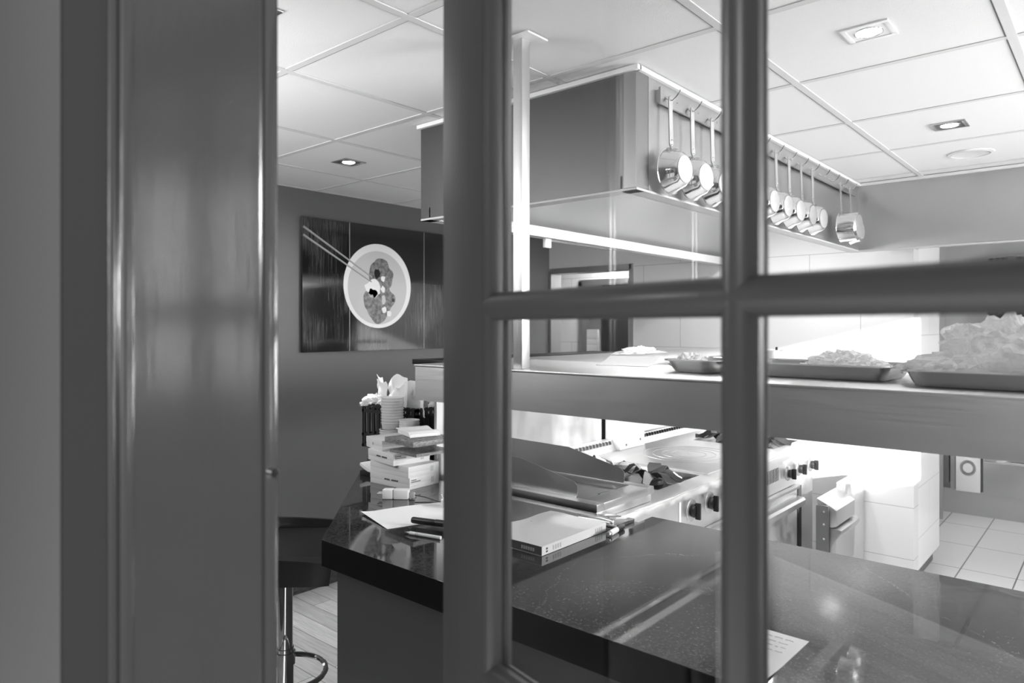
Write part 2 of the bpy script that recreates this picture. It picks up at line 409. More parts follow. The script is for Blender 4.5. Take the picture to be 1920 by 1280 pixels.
struct(B(-1.35, YB, 0, XR+.1, YB+.1, CEIL+.01), 'wall_back_kitchen', 'wall_kitchen', smooth=False)

# ------------------------------------------------------------------ door frame on the left of the picture
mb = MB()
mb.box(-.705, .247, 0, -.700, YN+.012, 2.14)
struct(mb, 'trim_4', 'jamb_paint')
struct(B(-.705, .204, 0, -.7002, .2469, 2.14), 'trim_9', 'rebate_shade', smooth=False)
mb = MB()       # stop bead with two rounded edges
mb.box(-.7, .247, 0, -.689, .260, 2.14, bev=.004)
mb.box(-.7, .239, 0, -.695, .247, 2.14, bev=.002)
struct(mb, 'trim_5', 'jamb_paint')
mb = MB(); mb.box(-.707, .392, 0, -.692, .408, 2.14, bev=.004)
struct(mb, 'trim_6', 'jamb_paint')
# near face casing (light flat board nearest the camera)
struct(B(-1.0, .204, 0, -.7055, .222, 2.2, bev=.002), 'trim_7', 'casing_paint')
sp = MB(); sp.cyl((-.6925, .400, 1.437), (-.686, .400, 1.437), .007, .005, 16)
struct(sp, 'trim_8', 'chrome')

# ------------------------------------------------------------------ glazed door, standing a little ajar
ux, uy = -.9733, .2296        # from hinge side to free edge
ang = math.atan2(-uy, -ux)     # local +x runs from the free edge to the hinge
door = thing('glazed_door', 'grey painted door with moulded glazing bars standing slightly ajar', 'door', (0, 0, 0))
PC = Vector((-.2331, .5266, 0))
door.location = PC; door.rotation_euler = (0, 0, ang)
# local frame: x along the door (free edge at -.4477), y = away from the camera side, z up
D0, D1 = 0.0, .042
def bar_profile_v(x, half, z0, z1, mb):
    """Vertical glazing bar: rounded nose toward the viewer, stepped back part."""
    h = half
    pts = [(x-h, .021), (x-h, .014)]
    for k in range(9):
        a = math.pi - k*math.pi/8
        pts.append((x+math.cos(a)*h*.92, .012-math.sin(a)*.012))
    pts += [(x+h, .014), (x+h, .021), (x+h*.55, .023), (x+h*.55, .026), (x+h*.8, .030), (x+h*.45, .040), (x-h*.45, .040), (x-h*.8, .030), (x-h*.55, .026), (x-h*.55, .023)]
    mb.prism(pts, (z0, z1), 'Z')
def bar_profile_h(z, half, x0, x1, mb):
    h = half
    pts = [(.021, z-h), (.014, z-h)]
    for k in range(9):
        a = -math.pi/2 + k*math.pi/8
        pts.append((.012-math.cos(a)*.012, z+math.sin(a)*h*.92))
    pts += [(.014, z+h), (.021, z+h), (.023, z+h*.55), (.026, z+h*.55), (.030, z+h*.8), (.040, z+h*.45), (.040, z-h*.45), (.030, z-h*.8), (.026, z-h*.55), (.023, z-h*.55)]
    mb.prism(pts, (x0, x1), 'X')
SE = .354                       # stile inner edge
ZB, ZT = .12, 2.10
mb = MB(); mb.box(-.4477, D0, ZB*0+.01, -SE, D1, ZT, bev=.003); mb.build('stile', 'door_paint', door, local=True)
mb = MB(); mb.box(SE, D0, .01, .45, D1, ZT, bev=.003); mb.build('stile', 'door_paint', door, local=True)
mb = MB(); mb.box(-SE, D0, 2.0, SE, D1, ZT, bev=.003); mb.build('rail', 'door_paint', door, local=True)
mb = MB(); mb.box(-SE, D0, .01, SE, D1, .25, bev=.003); mb.build('rail', 'door_paint', door, local=True)
# moulded beads along the stiles
def bead(xa, sgn, mb):
    pts = [(xa, .001), (xa+sgn*.006, .003), (xa+sgn*.010, .008), (xa+sgn*.0115, .016), (xa+sgn*.0115, .020), (xa+sgn*.006, .023), (xa+sgn*.006, .027), (xa+sgn*.010, .031), (xa+sgn*.005, .040), (xa, .041)]
    mb.prism(pts, (.25, 2.0), 'Z')
mb = MB(); bead(-SE, 1, mb); mb.build('glazing_bead', 'door_paint', door, local=True)
mb = MB(); bead(SE, -1, mb); mb.build('glazing_bead', 'door_paint', door, local=True)
mb = MB(); bar_profile_v(0, .0165, .25, 2.0, mb); mb.build('glazing_bar', 'door_paint', door, local=True)
ZM = [EYE+.0235-.445*k for k in range(0, 3)]
for z in ZM:
    mb = MB(); bar_profile_h(z, .0165, -SE, SE, mb); mb.build('glazing_bar', 'door_paint', door, local=True)
zz = [.25]+ZM[::-1]+[2.0]
for c0, c1 in ((-SE, 0), (0, SE)):
    for a, b in zip(zz, zz[1:]):
        mb = MB(); mb.box(c0+.004, .0225, a+.004, c1-.004, .0265, b-.004)
        mb.build('glass_pane', 'glass', door, smooth=False, local=True)

# ================================================================== COUNTER
CT = EYE-.65                     # .945
bar = thing('bar_counter', 'long bar counter with polished black stone top and grey front', 'counter', (-.4, 1.7, 0))
top = [(-1.84, 1.228), (1.73, 1.228), (1.73, 2.12), (-1.215, 2.12), (-1.215, 2.03), (-2.24, 2.03), (-2.24, 3.4), (-2.98, 3.4), (-2.98, 2.30)]
mb = MB(); mb.prism(top, (CT-.08, CT), 'Z', bev=.0015); wt = mb.build('worktop', 'granite', bar, smooth=False)
wt.data.materials.append(M['granite_edge'])
for f_ in wt.data.polygons: f_.material_index = 0 if f_.normal.z > .5 else 1
pb = [(-1.79, 1.25), (1.70, 1.25), (1.70, 1.40), (-1.70, 1.40), (-2.62, 2.32), (-2.62, 3.38), (-2.70, 3.38), (-2.70, 2.16)]
mb = MB(); mb.prism(pb, (0, CT-.08), 'Z'); mb.build('front_panel', 'panel_grey', bar, smooth=False)

# ================================================================== PASS SHELF above the counter
ST, SB = EYE-.122, EYE-.236
ps = thing('pass_shelf', 'long stainless steel pass shelf with deep brushed front over the bar', 'shelf', (0, 1.7, SB))
mb = MB(); mb.box(-1.711, 1.49, SB, 1.70, 1.494, ST-.006)
mb.box(-1.711, 1.494, SB, -1.707, 1.98, ST-.006)
mb.build('front_fascia', 'steel_front', ps, smooth=False)
mb = MB(); mb.box(-1.713, 1.486, ST-.007, 1.70, 1.98, ST, bev=.0025); mb.build('shelf_top', 'steel_soft', ps)
mb = MB(); mb.box(-1.705, 1.496, SB, 1.70, 1.98, SB+.003); mb.build('underside', 'steel', ps, smooth=False)
mb = MB(); mb.box(-1.705, 1.976, SB, 1.70, 1.98, ST-.006); mb.build('rear_fascia', 'steel', ps, smooth=False)
# two more feet of the shelf stand on the bar beyond the picture on the right
for x in (.55, 1.55):
    mb = MB(); mb.box(x-.03, 1.7, CT, x+.03, 1.76, SB, bev=.003); mb.build('shelf_leg', 'steel', ps)
# post from ceiling to shelf
cp = thing('ceiling_post', 'square stainless post from ceiling down to the pass shelf', 'post', (-1.284, 1.546, ST))
mb = MB(); mb.box(-1.317, 1.514, ST, -1.283, 1.549, CEIL-.004, bev=.002); mb.build('post', 'steel_soft', cp)
mb = MB(); mb.box(-1.345, 1.495, CEIL-.007, -1.245, 1.585, CEIL-.0005, bev=.002); mb.build('ceiling_flange', 'white_metal', cp)

# ================================================================== EXTRACTOR HOOD
HX0, HX1, HY0, HY1 = -2.175, -1.160, 1.925, 4.385
HB = EYE+.435
hood = thing('extractor_hood', 'large boxy stainless extractor hood fixed under the ceiling', 'extractor hood', (-1.66, 3.1, HB))
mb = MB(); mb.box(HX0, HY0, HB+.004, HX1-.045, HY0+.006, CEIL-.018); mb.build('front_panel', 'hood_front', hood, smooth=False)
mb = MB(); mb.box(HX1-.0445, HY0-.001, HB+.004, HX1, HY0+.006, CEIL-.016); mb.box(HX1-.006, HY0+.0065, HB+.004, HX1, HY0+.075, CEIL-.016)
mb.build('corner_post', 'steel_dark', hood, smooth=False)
mb = MB(); mb.box(HX1-.006, HY0+.077, HB+.004, HX1, HY1, CEIL-.016); mb.build('side_panel', 'steel', hood, smooth=False)
mb = MB(); mb.box(HX1, HY1-.006, HB+.004, XR-.02, HY1, CEIL-.016); mb.build('return_panel', 'steel', hood, smooth=False)
mb = MB(); mb.box(HX0, HY0+.007, HB+.004, HX0+.006, 4.74, CEIL-.016); mb.build('side_panel', 'steel', hood, smooth=False)
mb = MB(); mb.box(HX0-.012, HY0-.014, CEIL-.016, HX1+.014, HY0+.01, CEIL-.0005, bev=.002); mb.box(HX1-.008, HY0, CEIL-.016, HX1+.014, HY1-.01, CEIL-.0005, bev=.002)
mb.box(HX1-.008, HY1-.020, CEIL-.016, XR-.02, HY1+.004, CEIL-.0005, bev=.002); mb.build('ceiling_trim', 'white_metal', hood)
mb = MB()      # rim: a gutter turned inwards round the open underside
mb.box(HX1-.052, HY0, HB-.004, HX1+.002, HY1, HB+.003); mb.box(HX1-.058, HY0, HB-.004, HX1-.050, HY1+.05, HB+.045)
mb.box(HX0, HY0-.001, HB-.004, HX1, HY0+.05, HB+.003)
mb.box(HX1-.05, HY1-.006, HB-.004, XR-.02, HY1+.045, HB+.003); mb.box(HX1-.05, HY1+.04, HB-.004, XR-.02, HY1+.046, HB+.045)
mb.box(HX0, HY0, HB-.004, HX0+.055, 4.74, HB+.003); mb.box(HX0+.05, HY0, HB-.004, HX0+.056, 4.74, HB+.045)
mb.build('gutter_rim', 'rim_grey', hood, smooth=False)
mb = MB()      # inner sloping skirt
mb.prism([(HX0+.006, HB+.05), (HX0+.006, CEIL-.03), (HX0+.30, CEIL-.03)], (HY0+.01, 4.735), 'Y')
mb.box(HX0+.01, HY0+.01, CEIL-.035, HX1-.01, 4.735, CEIL-.028); mb.box(HX1-.01, HY1+.01, CEIL-.035, XR-.03, 4.735, CEIL-.028)
mb.build('inner_skirt', 'hood_inside', hood, smooth=False)
for y in (2.55, 3.35, 4.1):
    mb = MB(); mb.lathe([(0, -.03), (.05, -.03), (.062, -.012), (.062, 0), (0, 0)], 24, Matrix.Translation((-1.62, y, CEIL-.035)))
    mb.build('hood_lamp', 'bulb_hood', hood)
    add_light('hood_light', 'AREA', (-1.62, y, CEIL-.07), (0, 0, -1), 4, shape='DISK', size=.1)
# small white sensor box hanging at the rear of the hood's left rim
sb = thing('gas_detector', 'small white box fixed under the far left rim of the extractor hood', 'detector', (-2.72, 3.46, 1.98))
sb.location = (-2.145, 2.72, HB-.055)
mb = MB(); mb.box(-2.155, 2.70, HB-.05, -2.135, 2.745, HB-.004, bev=.004); mb.build('housing', 'plastic_white', sb)
mb = MB(); mb.box(-2.15, 2.745, HB-.016, -2.14, 3.3, HB-.006); mb.build('cable_tray', 'steel', sb, smooth=False)

# pan rail with hooks
RX = HX1+.022
rail = thing('hook_rail', 'flat steel rail with hooks fixed along the hood side', 'hook rail', (RX, 3.1, EYE+.72))
mb = MB(); mb.box(HX1+.012, 2.045, EYE+.728, HX1+.020, 4.25, EYE+.782, bev=.001)
for y in (2.06, 2.8, 3.5, 4.2): mb.box(HX1, y-.012, EYE+.735, HX1+.012, y+.012, EYE+.775)
mb.build('rail_bar', 'steel', rail, smooth=False)
HOOKY = [2.08+.1545*k for k in range(14)]
for y in HOOKY:
    mb = MB(); z = EYE+.752
    mb.tube([(HX1+.018, y, z+.004), (HX1+.03, y, z-.010), (HX1+.045, y, z-.013), (HX1+.058, y, z-.003), (HX1+.070, y+.004, z+.018)], .0028, 8)
    mb.build('hook', 'chrome', rail)
mb = MB()
for k in range(13): y = HOOKY[k]+.076; mb.lathe([(0, 0), (.005, 0), (.004, .003), (0, .0035)], 10, Matrix.Translation((HX1+.02, y, EYE+.755)) @ Matrix.Rotation(R(90), 4, 'Y'))
mb.build('rivet', 'chrome', rail, kind='stuff')

# pans: origin at the hook; the handle hangs down, base turned to the aisle (+X)
def make_pan(label, r_rim, r_base, depth, hl, name='saucepan'):
    p = thing(name, label, 'pan', (0, 0, 0), 0, 'saucepans hung from the hood rail')
    tilt = Matrix.Rotation(R(-4), 4, 'Y')
    zc = -hl-r_rim
    rot = Matrix.Translation((0.0, 0, zc)) @ Matrix.Rotation(R(90), 4, 'Y')
    th = .002
    e = .012
    prof = [(r_rim+.004, 0), (r_rim+.001, .002), (r_rim, .006), (r_base+(r_rim-r_base)*.35, depth-.028), (r_base, depth-.008), (r_base-.009, depth), (0, depth)]
    inner = [(0, depth-th), (r_base-.010, depth-th), (r_base-th, depth-.009), (r_rim-th, .006), (r_rim-.001, .001), (r_rim+.004, 0)]
    mb = MB(); mb.lathe(inner+prof[1:], 48, rot); mb.build('bowl', 'pan', p, local=True)
    mb = MB(); mb.lathe([(0, depth-.001), (r_base-.014, depth-.001), (r_base-.013, depth+.0025), (r_base-.017, depth+.003), (0, depth+.003)], 40, rot)
    mb.build('base_disc', 'pan_base', p, local=True)
    mb = MB()        # flat handle with a hanging eye, bent where it meets the wall of the pan
    W = .0105
    path = [(0.000, .010), (.000, -.02), (.001, -hl*.5), (.003, -hl+.015), (.010, -hl-.006), (.022, -hl-.003)]
    for (a, b), (c, d) in zip(path, path[1:]):
        mb.prism([(a-.002, b), (a+.002, b), (c+.002, d), (c-.002, d)], (-W, W), 'Y')
    bmesh.ops.remove_doubles(mb.bm, verts=mb.bm.verts, dist=.0001)
    mb.torus((0, 0, .004), .009, .0025, 'X', 18, 6)
    mb.build('handle', 'steel_soft', p, local=True)
    mb = MB()
    for z in (-hl+.012, -hl+.028): mb.lathe([(0, 0), (.0035, 0), (.003, .003), (0, .004)], 10, Matrix.Translation((.005, 0, z)) @ Matrix.Rotation(R(90), 4, 'Y'))
    mb.build('rivet', 'chrome', p, local=True)
    return p
hz = EYE+.745-.004
first = make_pan('flared saucepan on the rail end nearest the hood front corner', .0735, .056, .054, .160)
first.location = (HX1+.036, HOOKY[0], hz); first.rotation_euler = (0, 0, R(-4))
labs = {1: 'flared saucepan second from the hood front corner, half behind the glazing bar',
        2: 'flared saucepan third from the hood front corner, behind the glazing bar', 3: 'flared saucepan fourth from the hood front corner, behind the glazing bar',
        5: 'leftmost of the five flared saucepans seen right of the glazing bar',
        6: 'second from left of the five flared saucepans right of the glazing bar',
        7: 'middle one of the five flared saucepans right of the glazing bar',
        8: 'fourth of the five flared saucepans right of the glazing bar',
        9: 'last of the five flared saucepans, beside the two empty hooks'}
for k, lb in sorted(labs.items()):
    dup(first, (HX1+.036, HOOKY[k], hz-.003*random.random()), R(-4+random.uniform(-3, 3)), lb)
deep = make_pan('deep straight-sided saucepan hanging after the two empty hooks', .075, .073, .092, .15, 'deep_saucepan')
deep.location = (HX1+.036, HOOKY[12]-.02, hz)
sm = make_pan('smallest saucepan on the last hook by the hood inner corner', .066, .054, .06, .165)
sm.location = (HX1+.036, HOOKY[13], hz)

# ================================================================== COOKING RANGE
RT = EYE-.69
RY0, RY1, RXB, RXF = 2.045, 4.42, -2.20, -1.38
rg = thing('cooking_range', 'long stainless cooking range under the extractor hood', 'cooker', (-1.79, 3.2, 0))
mb = MB(); mb.box(RXB, RY0, .12, RXF-.05, RY1, RT-.03); mb.build('body', 'steel_range', rg, smooth=False)
mb = MB()      # worktop with a rounded front nosing, with two burner wells cut in
wells = [(-1.97, -1.48, 2.63, 3.02), (-1.97, -1.48, 3.93, 4.32)]
ys = [RY0, 2.63, 3.02, 3.93, 4.32, RY1]
for a, b in zip(ys, ys[1:]):
    if any(abs(a-w_[2]) < .01 for w_ in wells):
        mb.box(RXB, a, RT-.03, -1.97, b, RT); mb.box(-1.48, a, RT-.03, RXF, b, RT)
    else: mb.box(RXB, a, RT-.03, RXF, b, RT)
mb.build('range_top', 'steel_range', rg, smooth=False)
mb = MB()
for w_ in wells:
    mb = MB(); mb.box(w_[0], w_[2], RT-.045, w_[1], w_[3], RT-.028); mb.build('burner_well', 'pan_well', rg, smooth=False)
mb = MB(); mb.prism([(RXF-.004, RT), (RXF+.006, RT-.004), (RXF+.012, RT-.014), (RXF+.012, RT-.030), (RXF-.004, RT-.034)], (RY0, RY1), 'Y'); mb.build('front_nosing', 'steel_range', rg)
mb = MB(); mb.box(RXF-.05, RY0, RT-.20, RXF-.004, 2.63, RT-.033); mb.box(RXF-.05, 2.65, RT-.20, RXF-.022, RY1, RT-.033); mb.build('control_panel', 'steel_range', rg, smooth=False)
mb = MB(); mb.box(RXF-.05, 2.632, .3, RXF-.002, 2.648, RT-.033); mb.build('divider_strip', 'white_metal', rg, smooth=False)
mb = MB()
for y0 in (3.20, 3.46):
    for k in range(16 if y0 > 3 else 8): mb.box(RXF-.0225, y0+k*.021, RT-.14, RXF-.0212, y0+k*.021+.009, RT-.07)
mb.build('vent_slots', 'dark_gap', rg, smooth=False, kind='stuff')
# knobs
def knob(y, z, big=1.0, x=RXF-.022):
    mb = MB(); m4 = Matrix.Translation((x, y, z)) @ Matrix.Rotation(R(90), 4, 'Y')
    mb.lathe([(0, 0), (.036*big, 0), (.036*big, .004), (.030*big, .007), (0, .007)], 30, m4)
    kp = mb.build('knob_plate', 'steel', rg)
    mb = MB(); mb.lathe([(0, .006), (.020*big, .006), (.022*big, .020), (.019*big, .026), (0, .026)], 24, m4)
    mb.box(x+.022, y-.007, z-.026*big, x+.046, y+.007, z+.026*big, bev=.004)
    mb.build('control_knob', 'black_plastic', rg)
for y, z in ((2.775, EYE-.79), (2.95, EYE-.79), (3.125, EYE-.79), (3.93, EYE-.815), (4.10, EYE-.815), (4.30, EYE-.82)): knob(y, z, 1.35 if y < 3.2 else 1.1)
# oven doors with bar handles
for y0, y1 in ((2.66, 3.36), (3.38, 4.06)):
    mb = MB(); mb.box(RXF-.05, y0+.01, .17, RXF-.014, y1-.01, RT-.225, bev=.004); dd = mb.build('oven_door', 'steel_range', rg)
    mb = MB()
    mb.prism([(RXF-.014, RT-.262), (RXF+.030, RT-.266), (RXF+.040, RT-.278), (RXF+.040, RT-.305), (RXF+.034, RT-.305), (RXF+.034, RT-.280), (RXF+.028, RT-.272), (RXF-.014, RT-.268)], (y0+.03, y1-.03), 'Y')
    mb.build('door_handle', 'steel', rg)
mb = MB(); mb.box(RXF-.05, 2.66, RT-.222, RXF+.004, 4.05, RT-.202, bev=.004); mb.build('ledge_rail', 'steel', rg)
mb = MB(); mb.box(RXF-.05, 4.09, .17, RXF-.02, 4.14, RT-.225); mb.build('hinge_gap', 'dark_gap', rg, smooth=False)
mb = MB(); mb.box(RXB, RY0, 0, RXF-.12, RY1, .12); mb.build('plinth', 'steel_dark', rg, smooth=False)
# low upstand with saw-cut flue slots along the back
mb = MB(); mb.prism([(RXB, RT), (RXB+.075, RT), (RXB+.045, RT+.055), (RXB, RT+.055)], (2.45, RY1), 'Y'); mb.build('rear_upstand', 'steel_range', rg, smooth=False)
mb = MB()
for k in range(62):
    y = 2.5+k*.031
    if 3.30 < y < 3.60: continue
    mb.prism([(y, RT+.034), (y+.015, RT+.034), (y+.010, RT+.052), (y+.005, RT+.052)], (RXB+.044, RXB+.0605), 'X')
mb.build('flue_slots', 'dark_gap', rg, smooth=False, kind='stuff')
mb = MB(); mb.box(RXB-.02, 1.93+.11, RT, RXB-.005, 3.29, EYE-.165); mb.build('back_panel', 'steel_soft', rg, smooth=False)
mb = MB(); mb.box(RXB+.0, 3.32, RT+.001, RXB+.10, 3.58, EYE-.163, bev=.003); mb.build('shelf_column', 'white_metal', rg)
mb = MB()
for y, z in ((3.38, RT+.025), (3.53, RT+.04)):
    mb = MB(); mb.lathe([(0, 0), (.006, 0), (.005, .003), (0, .004)], 12, Matrix.Translation((RXB+.10, y, z)) @ Matrix.Rotation(R(90), 4, 'Y'))
    mb.build('bolt', 'steel_dark', rg)
# solid top with concentric expansion rings
mb = MB(); mb.box(-1.985, 3.06, RT-.002, -1.46, 3.88, RT+.004, bev=.002); hp = mb.build('hotplate', 'steel_range', rg)
mb = MB()
for r in (.09, .14, .19, .24): mb.torus((-1.76, 3.46, RT+.0040), r, .0013, 'Z', 64, 6)
mb.cyl((-1.76, 3.46, RT+.003), (-1.76, 3.46, RT+.0052), .006, seg=14)
mb.build('plate_rings', 'iron_worn', hp)
# open burners: cast heads and twisted pan supports
def burner(cx, cy, s):
    rr = random.Random(s)
    mb = MB(); mb.lathe([(0, -.025), (.05, -.025), (.045, -.008), (.028, -.002), (0, -.002)], 24, Matrix.Translation((cx, cy, RT)))
    mb.build('burner_head', 'iron', rg)
    for k in range(9):
        a = k*2*math.pi/9+rr.uniform(-.2, .2); l = rr.uniform(.10, .15); wd = rr.uniform(.05, .08)
        ca, sa = math.cos(a), math.sin(a)
        tw = rr.uniform(-.7, .7); h0 = rr.uniform(.022, .048)
        def f(i, j, ca=ca, sa=sa, l=l, wd=wd, tw=tw, h0=h0, k=k):
            d = .03+i*l; q = (j-.5)*wd*(1-.55*i)
            z = RT+.006+h0*math.sin(min(1, i*1.25)*math.pi)*1.0+q*tw+.006*math.sin(9*i+k)
            return (cx+ca*d-sa*q, cy+sa*d+ca*q, max(z, RT-.02))
        mb = MB(); mb.grid(7, 5, f, .003)
        mb.build('grate_finger', 'iron_worn' if k % 3 == 1 else ('pan_well' if k % 3 else 'iron'), rg)
burner(-1.62, 2.83, 3); burner(-1.85, 2.82, 4); burner(-1.62, 4.12, 5); burner(-1.86, 4.12, 6)

# griddle with splash guards standing on the range
GT = EYE-.628
gr = thing('griddle', 'shallow steel griddle with two sloped splash guards on the range', 'griddle', (-1.7, 2.24, RT))
GX0, GX1, GY0, GY1 = -2.16, -1.405, 2.05, 2.445
mb = MB(); mb.box(GX0, GY0, RT+.001, GX1+.0, GY1, RT+.030, bev=.003); mb.build('base', 'steel_range', gr)
mb = MB()      # rim frame
ix0, ix1, iy0, iy1 = GX0+.07, GX1-.07, GY0+.045, GY1-.045
mb.box(GX0, GY0, RT+.034, GX1+.012, iy0, GT, bev=.002); mb.box(GX0, iy1, RT+.034, GX1+.012, GY1, GT, bev=.002)
mb.box(GX0, iy0, RT+.034, ix0, iy1, GT, bev=.002); mb.box(ix1, iy0, RT+.034, GX1+.012, iy1, GT, bev=.002)
mb.build('rim', 'steel', gr)
mb = MB(); mb.box(ix0-.002, iy0-.002, RT+.030, ix1+.002, iy1+.002, RT+.036); mb.build('cooking_plate', 'pan_well', gr, smooth=False)
mb = MB(); mb.box(ix1-.012, iy0+.10, RT+.036, ix1, iy1-.10, GT+.001, bev=.002); mb.build('grease_channel', 'steel_dark', gr)
def guard(y, zb):
    pts = [(GX0+.02, zb), (-1.515, zb), (-1.505, zb+.012), (-1.505, zb+.048), (-1.52, zb+.062), (-1.78, zb+.118), (GX0+.02, zb+.124)]
    mb = MB(); mb.prism(pts, (y-.0015, y+.0015), 'Y'); return mb
guard(iy0-.005, GT-.004).build('splash_guard', 'steel', gr)
guard(iy1+.008, GT-.004).build('splash_guard', 'steel', gr)

# overshelf above the rear half of the range
OT = EYE-.14
ov = thing('range_overshelf', 'stainless overshelf running back above the range', 'shelf', (-1.75, 3.2, OT-.02))
mb = MB(); mb.box(-2.03, 2.0, OT-.02, -1.47, 4.30, OT, bev=.003); mb.build('shelf_plate', 'steel_soft', ov)
mb = MB(); mb.box(-1.475, 2.0, OT-.03, -1.47, 4.30, OT-.018); mb.build('front_lip', 'steel', ov, smooth=False)
sl = MB(); sl.box(-2.235, 1.93, OT-.018, -2.033, 3.25, OT+.002, bev=.001)
one(sl, 'stone_slab', 'granite_edge', 'narrow black stone slab along the left of the range overshelf', 'slab')
# crumpled film packs on the overshelf, a folded paper on the pass
def heap(name, label, cx, cy, z, rx, ry, h, seed, m='film', sub=4, peak=1.0, cat='plastic film', spike=.35, grp=None, skew=(0, 0)):
    bm = bmesh.new(); bmesh.ops.create_icosphere(bm, subdivisions=sub, radius=1)
    for v in bm.verts:
        p = v.co.copy(); n = p.normalized()
        q = n*2.1+Vector((seed, seed*.7, 3))
        a = noise.fractal(q*1.2, 1.0, 2.1, 3)*spike
        c = abs(noise.noise(q*4.2))*spike*.6+abs(noise.noise(q*9))*spike*.45+abs(noise.noise(q*19))*spike*.25
        r = 1+a+c-.1
        hz_ = max(0, n.z)
        cone = (1-.42*peak*hz_**.7)
        x = n.x*r*cone*rx+skew[0]*hz_*hz_; y = n.y*r*cone*ry+skew[1]*hz_*hz_; zz_ = hz_**(.8+.3*peak)*h*(r*.9)
        v.co = Vector((cx+x, cy+y, z+max(0, zz_)+ (.002 if n.z < 0 else .003)))
    mb = MB(); mb.bm.free(); mb.bm = bm
    o = one(mb, name, m, label, cat, grp, smooth=False)
    return o
heap('film_pack', 'flat crumpled clear packet on the far side of the overshelf', -1.86, 3.12, OT, .07, .24, .035, 11, sub=4, cat='packet')
mb = MB(); mb.grid(12, 5, lambda i, j: (-1.24+.17*i, 1.82+.08*j+.02*i, ST+.0015+.026*(j**1.5)), .0012)
one(mb, 'folded_leaflet', 'paper', 'white folded leaflet lying on the back of the pass shelf', 'leaflet')

# ================================================================== trays with film on the pass
def tray(label, x0, x1, y0, y1, rot, grp='steel trays on the pass shelf'):
    cx, cy = (x0+x1)/2, (y0+y1)/2; hx, hy = (x1-x0)/2, (y1-y0)/2
    t_ = thing('steel_tray', label, 'tray', (cx, cy, ST), rot, grp)
    def loop(hx_, hy_, z, r, n=7):
        pts = []
        for sx, sy, a0 in ((1, 1, 0), (-1, 1, 90), (-1, -1, 180), (1, -1, 270)):
            for k in range(n):
                a = R(a0+90*k/(n-1)); pts.append((sx*(hx_-r)+r*math.cos(a), sy*(hy_-r)+r*math.sin(a), z))
        return pts
    H = .034
    rings = [loop(hx-.026, hy-.026, .0035, .02), loop(hx-.018, hy-.018, .0045, .028), loop(hx-.012, hy-.012, .012, .034), loop(hx-.003, hy-.003, H-.002, .036), loop(hx+.006, hy+.006, H, .04), loop(hx+.007, hy+.007, H-.003, .04),
             loop(hx-.0015, hy-.0015, H-.004, .036), loop(hx-.010, hy-.010, .010, .035), loop(hx-.016, hy-.016, .002, .030), loop(hx-.026, hy-.026, .0005, .02)]
    mb = MB(); rv = [[mb.bm.verts.new(p) for p in rg_] for rg_ in rings]
    for A, Bq in zip(rv, rv[1:]):
        n = len(A)
        for k in range(n): mb.bm.faces.new((A[k], A[(k+1) % n], Bq[(k+1) % n], Bq[k]))
    mb.bm.faces.new(rv[0]); mb.bm.faces.new(rv[-1][::-1])
    bmesh.ops.recalc_face_normals(mb.bm, faces=mb.bm.faces)
    mb.build('tray_body', 'tray', t_, local=True)
    mb = MB(); mb.tube(loop(hx+.006, hy+.006, H-.001, .04), .0024, 6, True); mb.build('rolled_rim', 'chrome', t_, local=True)
    return t_
tray('shallow steel tray in the middle of the pass shelf with little film', -.735, -.375, 1.66, 1.88, R(-3))
tray('steel tray at the right end of the pass under the big film heap', -.335, .03, 1.575, 1.83, R(-1))
tray('steel tray on the pass half hidden by the upright glazing bar', -.915, -.765, 1.66, 1.90, R(-4))
heap('cling_film_heap', 'tall heap of crumpled clear film in the right hand tray', -.165, 1.71, ST+.03, .19, .115, .112, 4.3, sub=5, peak=.9, spike=.34, skew=(-.0, .02))
heap('cling_film_heap', 'low crumple of clear film in the middle tray', -.50, 1.78, ST+.012, .105, .085, .050, 8.1, sub=5, peak=.6)
heap('cling_film_heap', 'crumpled clear film at the left end of the half hidden tray', -.895, 1.77, ST+.012, .035, .085, .034, 2.2, sub=4, peak=.4)
tb = thing('lidded_tub', 'small white tub with two dark clips behind the middle tray', 'tub', (-.72, 1.93, ST))
tb.location = (-.745, 1.945, ST)
mb = MB(); mb.lathe([(0, 0), (.020, 0), (.024, .05), (0, .05)], 20); mb.build('tub_body', 'plastic_white', tb, local=True)
mb = MB(); mb.lathe([(0, .05), (.026, .05), (.026, .055), (0, .057)], 20); mb.build('lid', 'plastic_white', tb, local=True)
for a in (-.018, .02):
    mb = MB(); mb.box(a-.002, -.004, .054, a+.002, .004, .064, bev=.001); mb.build('clip', 'black_plastic', tb, local=True)

# ================================================================== beside the range: two-tier steel bin front
bn = thing('fryer_unit', 'two-tier stainless unit with curved lips beyond the range front', 'fryer', (-1.25, 4.46, 0))
FX = -1.20
mb = MB(); mb.box(-1.30, 4.45, .10, FX-.02, 4.735, .66, bev=.004)
mb.build('body', 'steel_range', bn)
mb = MB(); mb.prism([(-1.30, .63), (FX-.02, .592), (FX+.004, .575), (FX+.004, .488), (FX-.02, .478), (-1.30, .478)], (4.09, 4.44), 'Y', bev=.003); mb.build('upper_door', 'steel', bn)
mb = MB(); mb.prism([(-1.30, .470), (FX+.0, .474), (FX+.032, .470), (FX+.034, .455), (FX+.006, .415), (FX-.0, .25), (FX-.03, .235), (-1.30, .235)], (4.09, 4.44), 'Y', bev=.003); mb.build('lower_door', 'steel', bn)
mb = MB(); mb.box(-1.295, 4.06, .10, FX-.03, 4.085, .60); mb.build('side_strip', 'steel_dark', bn, smooth=False)
for z in (.3, .42, .5, .57):
    mb = MB(); mb.cyl((FX-.05, 4.052, z), (FX-.05, 4.06, z), .006, seg=12); mb.build('screw', 'chrome', bn)

